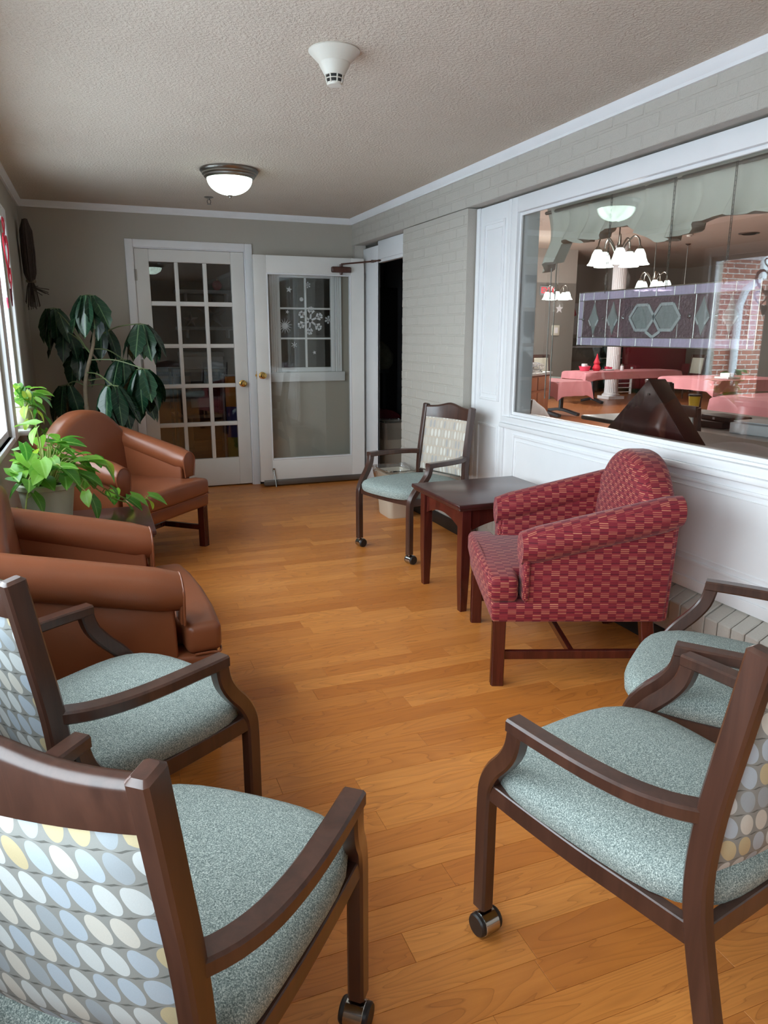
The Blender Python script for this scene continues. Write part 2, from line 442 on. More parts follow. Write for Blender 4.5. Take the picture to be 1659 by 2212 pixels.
def pink():
    t = NT('pink_tablecloth'); v = t.coord(); t.col(t.mix(t.noise(v, 6, 2), srgb(204,132,140), srgb(216,148,154))); t.setp(Roughness=.85); return t.m
M['pink'] = pink()
def brickwall():
    t = NT('outdoor_brick'); v = t.coord(); x,y,z = t.sep(v)
    b = t.node('ShaderNodeTexBrick'); t.link(t.comb(x, z, 0.0), b.inputs['Vector'])
    b.inputs['Scale'].default_value = 1.0; b.inputs['Brick Width'].default_value = .203; b.inputs['Row Height'].default_value = .0677
    b.inputs['Mortar Size'].default_value = .006; b.inputs['Color1'].default_value = srgb(176,112,92); b.inputs['Color2'].default_value = srgb(146,88,72)
    b.inputs['Mortar'].default_value = srgb(205,200,192)
    t.link(b.outputs[0], t.p.inputs['Base Color']); t.setp(Roughness=.85); return t.m
M['outbrick'] = brickwall()
# ---------------------------------------------------------------- the setting: floor
rnd = random.Random(7)
Y0 = -2.2                                        # wall behind the camera
floor = struct('floor', MB().box(XL-.12, 2.46, Y0-.1, 9.9, -.06, -.0035), M['floor_far'], 'honey oak strip floor of the sunroom')
SW = .0885
lens = [.56, .72, .88, 1.08]
pm = [mesh(MB().box(-L/2+.0004, L/2-.0004, -SW/2+.0004, SW/2-.0004, -.0035, 0), M['floor'], bevel=.0005, seg=1, smooth=0) for L in lens]
row = 0; y = .70; nplank = 0
while y < YB+.02:
    x = XL-.05 - rnd.random()*.5
    while x < 2.33:
        k = rnd.randrange(4); L = lens[k]
        xe = x+L
        if xe > XL+.02:
            # keep to what the photograph shows: skip strips hidden past the right wall
            if not (x > 2.262):
                o = obj('floor_strip', pm[k], None, floor, (x+L/2, y+SW/2, 0)); nplank += 1
        x = xe
    y += SW; row += 1
rest = MB()
y = .70-SW
while y > Y0:
    x = XL-.05 - rnd.random()*.5
    while x < 2.3:
        L = rnd.choice(lens); rest.box(x+.0004, x+L-.0004, y+.0004, y+SW-.0004, -.0035, 0); x += L
    y -= SW
obj('floor_strip_field', rest, M['floor'], floor, kind='stuff', smooth=0)

# ---------------------------------------------------------------- ceiling, crown trims
struct('ceiling', MB().box(XL-.12, 2.46, Y0-.1, YB+.1, ZC, ZC+.1), M['ceiling'], 'white stippled ceiling of the sunroom', smooth=0)
CP = [(0,0),(.014,0),(.016,.012),(.030,.030),(.034,.045),(.034,.05),(0,.05)]   # distance from wall, height
def crown(name, a, b, nrm, label):
    a = Vector(a); b = Vector(b); n = Vector(nrm)
    rr = []
    for p in (a, b): rr.append([p + n*d + Vector((0,0,h)) for d,h in CP])
    return struct(name, MB().rings(rr), M['white'], label, smooth=25)
crown('trim_1', (XL,YB,ZC-.05), (XR,YB,ZC-.05), (0,-1,0), 'white crown moulding along the back wall')
crown('trim_2', (XR,YB,ZC-.05), (XR,Y0,ZC-.05), (-1,0,0), 'white crown moulding above the brick wall')
crown('trim_3', (XL,Y0,ZC-.05), (XL,YB,ZC-.05), (1,0,0), 'white crown moulding above the daylight windows')

# ---------------------------------------------------------------- wall_left with daylight windows
wl = MB()
wl.box(XL-.14, XL, Y0-.1, YB+.1, -.06, WZ0)
wl.box(XL-.14, XL, Y0-.1, YB+.1, WZ1, ZC+.02)
ys = [Y0-.1] + sorted([v for p in LEFT_WINDOWS for v in p]) + [YB+.1]
for i in range(0, len(ys), 2): wl.box(XL-.14, XL, ys[i], ys[i+1], WZ0, WZ1)
struct('wall_left', wl, M['wall'], 'taupe wall with daylight windows', smooth=0)
for i, (y0, y1) in enumerate(LEFT_WINDOWS):
    wn = structe('window_%d' % (3+i), 'white framed daylight window', (XL, (y0+y1)/2, WZ0))
    hw, hh = (y1-y0)/2, WZ1-WZ0
    c = MB()
    c.box(-.001, .018, -hw-.075, -hw, -.02, hh+.08); c.box(-.001, .018, hw, hw+.075, -.02, hh+.08); c.box(-.001,.018,-hw,hw,hh,hh+.08)
    obj('casing', c, M['white'], wn, bevel=.004)
    f = MB(); x0, x1 = -.06, -.016
    f.box(x0,x1,-hw,-hw+.04,0,hh); f.box(x0,x1,hw-.04,hw,0,hh); f.box(x0,x1,-hw+.04,hw-.04,0,.04); f.box(x0,x1,-hw+.04,hw-.04,hh-.04,hh)
    if hw > .4: f.box(x0,x1,-.03,.03,.04,hh-.04)
    obj('sash', f, M['white'], wn, bevel=.004)
    if hw > .4:
        obj('pane', MB().box(-.040,-.036,-hw+.04,-.03,.04,hh-.04), M['glass'], wn, smooth=0)
        obj('pane', MB().box(-.040,-.036,.03,hw-.04,.04,hh-.04), M['glass'], wn, smooth=0)
    else: obj('pane', MB().box(-.040,-.036,-hw+.04,hw-.04,.04,hh-.04), M['glass'], wn, smooth=0)
struct('trim_4', MB().box(XL-.135, XL+.014, Y0, 4.8, WZ0-.032, WZ0).box(XL-.135, XL+.07, 4.8, 5.46, WZ0-.032, WZ0), M['white'], 'long white sill under the daylight windows', bevel=.006)

# ---------------------------------------------------------------- wall_back with French door and the small window
DX0, DX1, DZ = .371, 1.272, 2.04
OX0, OX1, OZ = DX0-.012, DX1+.012, DZ+.012
GX0, GX1, GZ0, GZ1 = 1.53, 2.10, 1.02, 1.90          # small window opening
wb = MB()
wb.box(XL-.12, OX0, YB, YB+.12, -.06, ZC+.02); wb.box(OX0, OX1, YB, YB+.12, OZ, ZC+.02)
wb.box(OX1, GX0, YB, YB+.12, -.06, ZC+.02); wb.box(GX0, GX1, YB, YB+.12, -.06, GZ0); wb.box(GX0, GX1, YB, YB+.12, GZ1, ZC+.02)
wb.box(GX1, 2.46, YB, YB+.12, -.06, ZC+.02)
struct('wall_back', wb, M['wall'], 'taupe painted back wall', smooth=0)
# French door
d1 = structe('door_1', 'white French door with fifteen panes and brass knob', (0, YB, 0))
cs = MB(); t = .058
cs.box(OX0-t, OX0+.004, -.018, 0, 0, OZ+t); cs.box(OX1-.004, OX1+t, -.018, 0, 0, OZ+t); cs.box(OX0+.004, OX1-.004, -.018, 0, OZ-.004, OZ+t)
obj('casing', cs, M['white'], d1, bevel=.005)
jb = MB(); jb.box(OX0, OX0+.01, 0, .12, 0, OZ); jb.box(OX1-.01, OX1, 0, .12, 0, OZ); jb.box(OX0+.01, OX1-.01, 0, .12, OZ-.01, OZ)
obj('jamb', jb, M['white'], d1)
PXs = [(.483,.685),(.718,.920),(.954,1.158)]
PZs = [(1.624,1.94),(1.272,1.586),(.93,1.237),(.593,.894),(.263,.555)]
lf = obj('door_leaf', MB().box(DX0, PXs[0][0], .008, .045, .012, DZ).box(PXs[2][1], DX1, .008, .045, .012, DZ)
    .box(PXs[0][0], PXs[2][1], .008, .045, PZs[0][1], DZ).box(PXs[0][0], PXs[2][1], .008, .045, .012, PZs[4][0]), M['door_white'], d1, bevel=.004)
for i in range(4):
    obj('glazing_bar', MB().box(PXs[0][0], PXs[2][1], .010, .043, PZs[i+1][1], PZs[i][0]), M['door_white'], lf, bevel=.006)
for i in range(2):
    obj('glazing_bar', MB().box(PXs[i][1], PXs[i+1][0], .0095, .0435, PZs[4][0], PZs[0][1]), M['door_white'], lf, bevel=.006)
for a in PXs:
    for b in PZs: obj('pane', MB().box(a[0]-.002, a[1]+.002, .025, .029, b[0]-.002, b[1]+.002), M['glass_door'], lf, smooth=0)
KNOB = [(.001,.0),(.03,0),(.031,-.004),(.012,-.008),(.011,-.03),(.022,-.036),(.028,-.048),(.027,-.06),(.018,-.068),(.001,-.07)]
obj('knob', MB().lathe(KNOB, (1.219, .008, .926), 20, 'y'), M['brass'], lf, label='polished brass door knob')
for z in (1.83, 1.1, .25):
    obj('hinge', MB().lathe([(.001,-.045),(.006,-.045),(.006,.045),(.001,.045)], (DX0-.004, -.006, z), 8).box(DX0-.002,DX0+.012,-.002,.008,z-.045,z+.045), M['nickel'], lf)
# small window behind the open door
w1 = structe('window_1', 'small six pane window with white casing and window decals', (0, YB, 0))
cs = MB()
for k in range(3):
    cs.box(1.482+k*.021, 1.500+k*.021, -.02, 0, 1.02, 1.93); cs.box(2.088+k*.021, 2.106+k*.021, -.02, 0, 1.02, 1.93)
cs.box(1.482, 1.542, -.013, 0, 1.02, 1.93); cs.box(2.088, 2.148, -.013, 0, 1.02, 1.93); cs.box(1.482, 2.148, -.016, 0, 1.93, 1.99)
obj('casing', cs, M['white'], w1, bevel=.003)
obj('window_sill', MB().box(1.472, 2.171, -.035, 0, .934, 1.018), M['white'], w1, bevel=.004)
WPX = [(1.58,1.809),(1.825,2.052)]; WPZ = [(1.589,1.845),(1.326,1.573),(1.060,1.310)]
f = MB(); f.box(GX0, WPX[0][0], .0, .04, GZ0, GZ1); f.box(WPX[1][1], GX1, 0, .04, GZ0, GZ1)
f.box(WPX[0][0], WPX[1][1], 0, .04, WPZ[0][1], GZ1); f.box(WPX[0][0], WPX[1][1], 0, .04, GZ0, WPZ[2][0])
obj('sash', f, M['white'], w1, bevel=.004)
obj('glazing_bar', MB().box(WPX[0][1], WPX[1][0], .004, .036, WPZ[2][0], WPZ[0][1]), M['white'], w1, bevel=.003)
for i in range(2): obj('glazing_bar', MB().box(WPX[0][0], WPX[1][1], .003, .037, WPZ[i+1][1], WPZ[i][0]), M['white'], w1, bevel=.003)
for a in WPX:
    for b in WPZ: obj('pane', MB().box(a[0]-.002,a[1]+.002,.018,.021,b[0]-.002,b[1]+.002), M['glass_door'], w1, smooth=0)
def star_poly(r, n=5, q=.42, rot=0):
    return [((r if k%2==0 else r*q)*math.sin(PI*k/n+rot), (r if k%2==0 else r*q)*math.cos(PI*k/n+rot)) for k in range(2*n)]
def flake(mb, r, y, w=.006, br=True):
    for k in range(6):
        a = k*PI/3+.1
        dx, dz = math.sin(a), math.cos(a); px, pz = dz, -dx
        def bar(x0,z0,x1,z1,ww):
            L = math.hypot(x1-x0,z1-z0); nx, nz = -(z1-z0)/L*ww/2, (x1-x0)/L*ww/2
            mb.prism([(x0+nx,z0+nz),(x1+nx,z1+nz),(x1-nx,z1-nz),(x0-nx,z0-nz)], 'y', y-.001, y)
        bar(dx*r*.12, dz*r*.12, dx*r, dz*r, w)
        if br:
            for q, l in ((.5,.34),(.75,.26)):
                for sg in (-1,1):
                    bx, bz = dx*r*q, dz*r*q
                    bar(bx, bz, bx+(dx*.7+px*sg*.7)*r*l, bz+(dz*.7+pz*sg*.7)*r*l, w)
    return mb
DEC = M['paper']
def decal(mb, x, z, yy=-.004): return obj('window_decal', mb.xf(Matrix.Translation((x, yy+.018, z))), DEC, w1, smooth=0)
decal(MB().prism(star_poly(.030,rot=.2),'y',-.001,0), 1.669, 1.743)
decal(MB().prism([(.018*math.cos(a*PI/8),.018*math.sin(a*PI/8)) for a in range(16)],'y',-.001,0), 1.781, 1.661)
decal(MB().prism(star_poly(.07,14,.3),'y',-.001,0), 1.622, 1.428)
decal(flake(MB(), .125, 0, .017), 1.857, 1.475, -.010)
decal(flake(MB(), .028, 0, .004), 1.841, 1.786)
decal(flake(MB(), .028, 0, .005, False), 1.703, 1.261)
decal(MB().prism(star_poly(.02,rot=.3),'y',-.001,0), 1.647, 1.55)
decal(MB().prism(star_poly(.02,rot=-.2),'y',-.001,0), 1.892, 1.192)
decal(flake(MB(), .035, 0, .007), 2.03, 1.485)

# ---------------------------------------------------------------- wall_right: brick pier, header, base, doorway
XD = 2.48                                         # dining-room face of the wall
PY0, PY1 = 4.388, 5.452                           # pier
RE = .003
wr = MB()
wr.box(XR+RE, XD, PY0+RE, PY1-RE, -.06, 2.13)                       # pier core
wr.box(XR+.0018, XD, Y0-.1, YB+.1, 2.135, ZC+.02)                      # header beam
wr.box(XR+RE, 2.37, 6.585, YB+.1, -.06, 2.135)                        # stub at the corner
wr.box(XR+.075, XD, Y0-.1, .15, -.06, 2.135)                        # beyond the window, behind the camera
wr.box(XR+RE, XD, Y0-.1, PY0, -.06, .155)                           # base under the window
wr.box(2.38, XD-.002, .15, PY0, .15, .868)                               # wall behind the panelling
wr.box(2.38, XD-.002, 3.94, PY0, .872, 2.135)
wr.box(2.38, XD-.002, .15, 3.94, 2.06, 2.135)
wall_right = struct('wall_right', wr, M['mortar'], 'painted brick wall with the dining room window', smooth=0)
BL, BH = .2032, .0677
bm_ = {}
def brick(L, loc, Hh=.0582, depth=.02):
    key = (round(L,3), round(Hh,3), depth)
    if key not in bm_: bm_[key] = mesh(MB().box(0, depth, -L/2, L/2, -Hh/2, Hh/2), M['brick_paint'], bevel=.003, seg=1, smooth=0)
    return obj('brick', bm_[key], None, wall_right, loc)
nb = 0
r = 0; z = BH/2
while z < 2.115:
    y = PY1 - (0 if r % 2 == 0 else BL/2)
    segs = [] if r % 2 == 0 else [(PY1-BL/2, PY1)]
    while y > PY0+.01:
        segs.append((max(PY0, y-BL), y)); y -= BL
    for a, b in segs:
        L = b-a-.0095
        if L < .03: continue
        j = rnd.uniform(-.0012,.0012)
        ex = rnd.uniform(0,.006) if b >= PY1-.001 else 0
        brick(L, (XR+j, (a+b)/2+ex, z)); nb += 1
    r += 1; z += BH
r = 0; z = 2.135+BH/2-.005
while z < ZC-.03:
    y = YB - (0 if r % 2 == 0 else BL/2)
    while y > 1.95:
        brick(BL-.0095, (XR+rnd.uniform(-.0008,.0008), y-BL/2, z)); y -= BL; nb += 1
    r += 1; z += BH
# soldier-free rowlock ledge under the panelling, one course below it
y = PY0
while y > 1.62:
    key = 'rowlock'
    if key not in bm_:
        h = .0625/2
        bm_[key] = mesh(MB().hexa([(-.012,-h,-.085),(.10,-h,-.085),(.10,h,-.085),(-.012,h,-.085)], [(-.012,-h,.0),(.10,-h,.055),(.10,h,.055),(-.012,h,.0)]), M['brick_paint'], bevel=.004, seg=1, smooth=0)
    o = obj('brick', bm_[key], None, wall_right, (XR, y-BH/2, .238+rnd.uniform(-.002,.002))); y -= BH; nb += 1
wr2 = MB().box(XR+.01, 2.38, .15, PY0-.002, .10, .225)
obj('ledge_core', wr2, M['mortar'], wall_right, smooth=0)
y = PY0; lc = MB()
while y > 1.62:
    lc.box(XR+.001, XR+.021, y-BL+.005, y-.005, .093, .151); y -= BL
obj('brick_course', lc, M['brick_paint'], wall_right, kind='stuff', bevel=.003, seg=1, smooth=0)
struct('baseboard_right', MB().box(XR-.008, XR+.006, Y0, PY1, 0, .092), M['black'], 'black vinyl base along the brick wall', bevel=.003)
struct('baseboard_back', MB().box(XL, OX0-.06, YB-.01, YB+.002, 0, .092).box(OX1+.06, 2.2, YB-.01, YB+.002, 0, .092), M['black'], 'black vinyl base on the back wall', bevel=.003)

# white panelling with the big interior window
w2 = structe('window_2', 'large interior window onto the dining room in white panelling', (0,0,0))
WY0, WY1 = .30, 3.90                              # glass opening
WF = XW                                           # face of the frame
obj('pilaster', MB().box(WF, WF+.044, 3.965, PY0-.003, .29, 2.125), M['white'], w2, bevel=.003)
obj('panel_board', MB().box(WF+.004, WF+.044, .15, 3.965, .29, .84), M['white'], w2, smooth=0)
def moulding(parent, y0, y1, z0, z1, x, w=.016, d=.009):
    m = MB()
    m.box(x-d, x+.003, y0, y0+w, z0, z1).box(x-d, x+.003, y1-w, y1, z0, z1).box(x-d, x+.003, y0+w, y1-w, z0, z0+w).box(x-d, x+.003, y0+w, y1-w, z1-w, z1)
    return obj('panel_moulding', m, M['white'], parent, bevel=.004)
moulding(w2, 4.04, 4.30, .95, 2.03, WF); moulding(w2, 4.075, 4.265, .99, 1.99, WF, .006, .005)
obj('pilaster_strip', MB().box(WF-.014, WF+.002, 4.345, PY0-.003, .29, 2.125), M['white'], w2, bevel=.005)
obj('pilaster_strip', MB().box(WF-.010, WF+.002, 3.965, 4.0, .29, 2.125), M['white'], w2, bevel=.004)
moulding(w2, 4.04, 4.30, .40, .80, WF)
for a, b in ((2.72,3.86),(1.5,2.62),(.3,1.4)):
    moulding(w2, a, b, .40, .77, WF+.004); moulding(w2, a+.035, b-.035, .435, .735, WF+.004, .006, .005)
obj('skirting', MB().box(WF-.006, WF+.006, .15, 4.345, .285, .335), M['white'], w2, bevel=.004)
obj('window_sill', MB().box(WF-.036, WF+.01, .15, 3.975, .805, .832).box(WF-.022, WF+.044, .15, 3.975, .832, .872), M['white'], w2, bevel=.006)
fr = MB()
fr.box(WF-.008, XD, WY1, 3.965, .872, 2.125); fr.box(WF-.008, XD-.02, .15, WY0, .872, 2.125)
fr.box(WF-.008, 2.40, WY0, WY1, 2.04, 2.125); fr.box(WF-.002, XD+.012, WY0, WY1, .872, .885)
obj('frame', fr, M['white'], w2, bevel=.003)
bd = MB(); bd.box(WF+.010, WF+.026, WY1-.016, WY1, .885, 2.04).box(WF+.010, WF+.026, WY0, WY1-.016, 2.022, 2.04).box(WF+.008, WF+.026, WY0, WY1-.016, .885, .905)
obj('glazing_bead', bd, M['white'], w2, bevel=.005)
obj('pane', MB().box(WF+.026, WF+.031, WY0, WY1, .885, 2.04), M['glass2'], w2, smooth=0)

# doorway frame with the open glazed door
DY0, DY1 = PY1, 6.585
df = structe('door_2', 'open white glazed door with brass knob and bronze closer', (0,0,0))
fm = MB(); XF = 2.345
fm.box(XF, XF+.02, 6.212, DY1, 0, 2.10)                     # far jamb casing (wide)
fm.box(XF-.006, XF+.02, 6.212, 6.235, 0, 1.99)
fm.box(XF, XF+.05, DY0, 6.212, 1.985, 2.132)
fm.box(XF+.006, XF+.05, DY0, 6.212, 1.957, 1.985)
obj('door_frame', fm, M['white'], df, bevel=.004)
lx0, lx1, ly0, ly1 = 1.318, 2.318, 6.488, 6.528
gx0, gx1, gz0, gz1 = 1.428, 2.192, .243, 1.868
lf2 = obj('door_leaf', MB().box(lx0, gx0, ly0, ly1, .05, 2.012).box(gx1, lx1, ly0, ly1, .05, 2.012).box(gx0, gx1, ly0, ly1, gz1, 2.012).box(gx0, gx1, ly0, ly1, .05, gz0), M['door_white'], df, bevel=.003)
obj('glazing_bead', MB().box(gx0, gx0+.012, ly0-.004, ly1, gz0, gz1).box(gx1-.012, gx1, ly0-.004, ly1, gz0, gz1).box(gx0+.012, gx1-.012, ly0-.004, ly1, gz1-.012, gz1).box(gx0+.012, gx1-.012, ly0-.004, ly1, gz0, gz0+.014), M['white'], lf2, bevel=.003)
obj('pane', MB().box(gx0+.01, gx1-.01, 6.506, 6.510, gz0+.01, gz1-.01), M['glass_door'], lf2, smooth=0)
obj('door_sweep', MB().box(lx0+.03, lx1-.02, ly0-.006, ly1-.005, .012, .062), M['steel'], lf2, bevel=.002)
obj('knob', MB().lathe(KNOB, (1.363, ly0, 1.003), 20, 'y'), M['brass'], lf2, label='polished brass door knob')
obj('strike_plate', MB().box(lx0-.002, lx0+.003, 6.495, 6.521, .97, 1.04).box(lx0-.012, lx0, 6.501, 6.515, .995, 1.012), M['brass'], lf2, smooth=0)
obj('kick_stop', MB().box(1.428, 1.446, ly0-.012, ly0, .14, .17).tube([(1.437, ly0-.012, .155), (1.442, ly0-.03, .09), (1.447, ly0-.05, .004)], .006, 8), M['nickel'], lf2)
cl = obj('door_closer', MB().box(2.005, 2.185, ly0-.045, ly0, 1.885, 1.935), M['bronze'], lf2, bevel=.012, seg=3, label='bronze door closer')
obj('closer_arm', MB().tube([(2.095, ly0-.022, 1.935),(2.095, ly0-.022, 1.955)], .016, 10).tube([(2.095, ly0-.022, 1.957),(2.33, 6.30, 1.975)], .007, 8)
    .tube([(2.33, 6.30, 1.975),(2.39, 6.0, 1.968)], .010, 8).lathe([(.001,0),(.014,0),(.014,.022),(.001,.022)], (2.33,6.30,1.964), 10), M['bronze'], cl)
obj('closer_knob', MB().lathe([(.001,-.02),(.012,-.016),(.014,0),(.001,0)], (2.095, ly0-.022, 1.886), 10), M['bronze'], cl)

# wall behind the camera
struct('wall_front', MB().box(XL-.12, XD, Y0-.1, Y0, -.06, ZC+.02), M['wall'], 'taupe wall at the near end', smooth=0)

# ---------------------------------------------------------------- storeroom behind the French door, closet behind the open door
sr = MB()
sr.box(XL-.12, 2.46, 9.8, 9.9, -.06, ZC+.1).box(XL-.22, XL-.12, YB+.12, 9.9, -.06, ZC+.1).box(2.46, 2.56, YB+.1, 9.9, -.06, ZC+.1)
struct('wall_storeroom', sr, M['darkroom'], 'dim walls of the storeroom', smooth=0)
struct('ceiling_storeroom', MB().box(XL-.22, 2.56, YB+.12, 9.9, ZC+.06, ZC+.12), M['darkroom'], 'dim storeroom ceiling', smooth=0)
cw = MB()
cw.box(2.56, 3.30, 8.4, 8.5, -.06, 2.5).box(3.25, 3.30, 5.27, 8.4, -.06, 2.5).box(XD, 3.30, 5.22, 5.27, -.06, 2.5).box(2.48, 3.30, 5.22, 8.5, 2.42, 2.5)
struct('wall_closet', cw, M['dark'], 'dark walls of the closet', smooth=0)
struct('floor_closet', MB().box(XD, 3.30, 5.22, 8.5, -.06, -.004), M['floor_far'], 'oak strip floor of the dark closet', smooth=0)

# ---------------------------------------------------------------- outdoors past the daylight windows
struct('ground', MB().box(-40, XL-.14, -25, 40, -.4, -.35), M['snow'], 'pale ground outdoors', smooth=0)
ob = structe('wall_wing', 'brick wing of the building outdoors', (0,0,0))
obj('brick_face', MB().box(-9.5, -1.05, 8.0, 8.3, -.36, 2.35), M['outbrick'], ob, smooth=0)
obj('fascia', MB().box(-9.6, -1.0, 7.55, 8.4, 2.35, 2.62), M['roof'], ob, bevel=.01)
obj('downpipe', MB().tube([(-3.55,7.93,-.3),(-3.55,7.93,1.75),(-3.55,7.85,1.95),(-3.55,7.6,2.1),(-3.55,7.6,2.36)], .05, 10), M['roof'], ob)
# ---------------------------------------------------------------- wooden armchairs with casters
def back_surface(u, v):      # u -1..1 across, v 0..1 up; returns centre of the padded back in chair coordinates
    z = .475 + v*.355
    half = .198
    y = -.492 - (z-.47)*.135 - .022*(1-u*u)
    return Vector((u*half, y, z))
def pad_back(th, front):
    m = MB()
    nu, nv = 14, 12
    def pt(i, j, s):
        u = -1+2*i/nu; v = j/nv
        p = back_surface(u, v)
        ed = min(1, (1-abs(u))*6, min(v,1-v)*9)
        b = th*(.35+.65*math.sqrt(max(0, min(1, ed)))) 
        return p + Vector((0, s*b, 0))
    idx = {}
    for s in (1,-1):
        b = len(m.v)
        for i in range(nu+1):
            for j in range(nv+1): m.v.append(tuple(pt(i,j,s)))
        for i in range(nu):
            for j in range(nv):
                a = b+i*(nv+1)+j; m.f.append((a,a+nv+1,a+nv+2,a+1))
        idx[s] = b
    n = nv+1
    for i in range(nu):
        for j in (0,nv):
            a, c = idx[1]+i*n+j, idx[-1]+i*n+j; m.f.append((a, a+n, c+n, c))
    for j in range(nv):
        for i in (0,nu):
            a, c = idx[1]+i*n+j, idx[-1]+i*n+j; m.f.append((a, a+1, c+1, c))
    return m
def seat_pad():
    m = MB(); nu, nv = 18, 16; rr = []
    # outline rings from the bottom edge up to a crowned top
    def outline(k, n, inset):
        a = 2*PI*k/n; c, s = math.cos(a), math.sin(a)
        e = 4.2
        q = (abs(c)**e + abs(s)**e)**(-1/e)
        x, y = c*q, s*q
        half = .247 + .020*y - inset
        return x*half, -.245 + y*(.272-inset) + (.018*(1-x*x) if y > 0 else 0)
    n = 44
    for z, ins in ((.392,.004),(.402,0),(.425,-.002),(.443,.006),(.455,.028),(.464,.07),(.470,.13),(.473,.19)):
        rr.append([(*outline(k, n, ins), z + .006*math.sin(0)) for k in range(n)])
    return m.rings(rr)
def make_chair(backmat, label, group=None, casters=True, name='armchair'):
    t = thing(name, label, 'armchair', group=group)
    W = M['chair_wood']
    for s in (-1, 1):
        lp = [(s*.245,0,.062),(s*.245,0,.20),(s*.245,0,.34),(s*.247,-.008,.395),(s*.256,-.04,.448),(s*.268,-.082,.495),(s*.277,-.112,.54),(s*.281,-.124,.585),(s*.281,-.126,.604)]
        obj('front_leg', MB().sweep(bez(lp,3), .034, .040, (1,0,0), .3), W, t)
        ap = [(s*.281,-.108,.598),(s*.281,-.20,.598),(s*.276,-.30,.597),(s*.262,-.385,.596),(s*.238,-.445,.595),(s*.208,-.485,.594)]
        obj('arm', MB().sweep(bez(ap,3), .030, .042, (0,0,1), .3), W, t)
        bp = [(s*.225,-.60,0),(s*.222,-.56,.18),(s*.218,-.515,.36),(s*.214,-.498,.47),(s*.212,-.505,.60),(s*.211,-.528,.75),(s*.210,-.553,.905)]
        bq = bez(bp,4); bw_ = [.032]*(len(bq)-1)+[.020]; bh_ = [.044]*(len(bq)-1)+[.030]; bq.append(bq[-1]+Vector((0,-.001,.006))); bw_.insert(0,.032); bh_.insert(0,.044)
        obj('back_post', MB().sweep(bq, bw_, bh_, (1,0,0), .3), W, t)
        rp = [(s*.246,-.018,.378),(s*.243,-.12,.374),(s*.236,-.26,.370),(s*.226,-.38,.369),(s*.217,-.50,.368)]
        obj('side_rail', MB().sweep(bez(rp,3), .024, [.044]*13, (1,0,0), .2), W, t)
        if casters:
            c = obj('caster', MB().tube([(s*.245,0,.068),(s*.245,0,.048)], .007, 8).lathe([(.0285,-.020),(.0295,-.019),(.0295,.019),(.0285,.020)], (s*.245,-.012,.027), 20, 'x'), M['chrome'], t)
            # chrome hood is cut low by the darker wheels
            for q in (-1, 1):
                obj('wheel', MB().lathe([(.002,-.011),(.024,-.011),(.027,-.007),(.027,.007),(.024,.011),(.002,.011)], (s*.245+q*.020,-.012,.027), 20, 'x'), M['rubber'], c)
        else:
            obj('front_foot', MB().sweep([(s*.245,0,0),(s*.245,0,.064)], .034, .04, (1,0,0), .3), W, t)
    obj('front_rail', MB().sweep(bez([(-.235,-.012,.377),(-.12,.0,.377),(0,.004,.377),(.12,0,.377),(.235,-.012,.377)],3), .024, .036, (0,1,0), .2), W, t)
    obj('back_rail', MB().sweep([(-.208,-.512,.372),(.208,-.512,.372)], .022, .046, (0,1,0), .2), W, t)
    obj('seat', seat_pad(), M['blue'], t, smooth=60)
    bk = obj('backrest', pad_back(.017, 1), backmat, t, smooth=60)
    # crest rail: camel-backed
    n = 16; front = []; poly = []
    def ztop(u): return .906 + .022*math.exp(-(u/.42)**2) - .006*abs(u)
    rr = []
    for i in range(n+1):
        u = -1+2*i/n; x = u*.200; y0 = -.492-(.835-.47)*.135-.022*(1-u*u); y1 = -.492-(.9-.47)*.135-.022*(1-u*u)
        zt = ztop(u); zb = .826
        rr.append([(x,y0+.013,zb)] + [(x, y1+.015*math.cos(a), zt-.015+.015*math.sin(a)) for a in [k*PI/6 for k in range(7)]] + [(x,y0-.013,zb)])
    obj('crest_rail', MB().rings(rr), W, t, smooth=60)
    return t
def place(o, x, y, deg):
    o.location = (x, y, 0); o.rotation_euler = (0,0,R(deg-90)); return o
CHG = 'wood frame armchairs with blue seats'
c1 = make_chair(M['oval'], 'armchair with blue seat and caster whose oval-print back has a glossy curved crest rail')
place(c1, .202, 1.303, 50.7); c1['label'] = 'armchair with blue seat showing its whole oval-print backrest and glossy crest rail'
c1['group'] = CHG
def chair_copy(x, y, deg, label):
    c = copy_tree(c1); c['label'] = label; c['group'] = CHG; return place(c, x, y, deg)
chair_copy(.983, 1.318, 101.8, 'armchair with blue seat and caster, its arm close to the next chair')
chair_copy(1.455, 1.585, 128.5, 'armchair with blue seat between the red chair and the brick ledge')
chair_copy(.170, 1.959, 32.7, 'armchair with blue seat right beside the big brown leather chair arm')
far = make_chair(M['oval_tan'], 'armchair with tan leaf-print back against the brick pier beside the end table', CHG)
place(far, 1.604, 4.145, -161.3)
nb_ = obj('nail_trim', MB().sweep([(-.19,-.474,.478),(.19,-.474,.478)], .006, .008, (0,1,0)), M['nickel'], far)

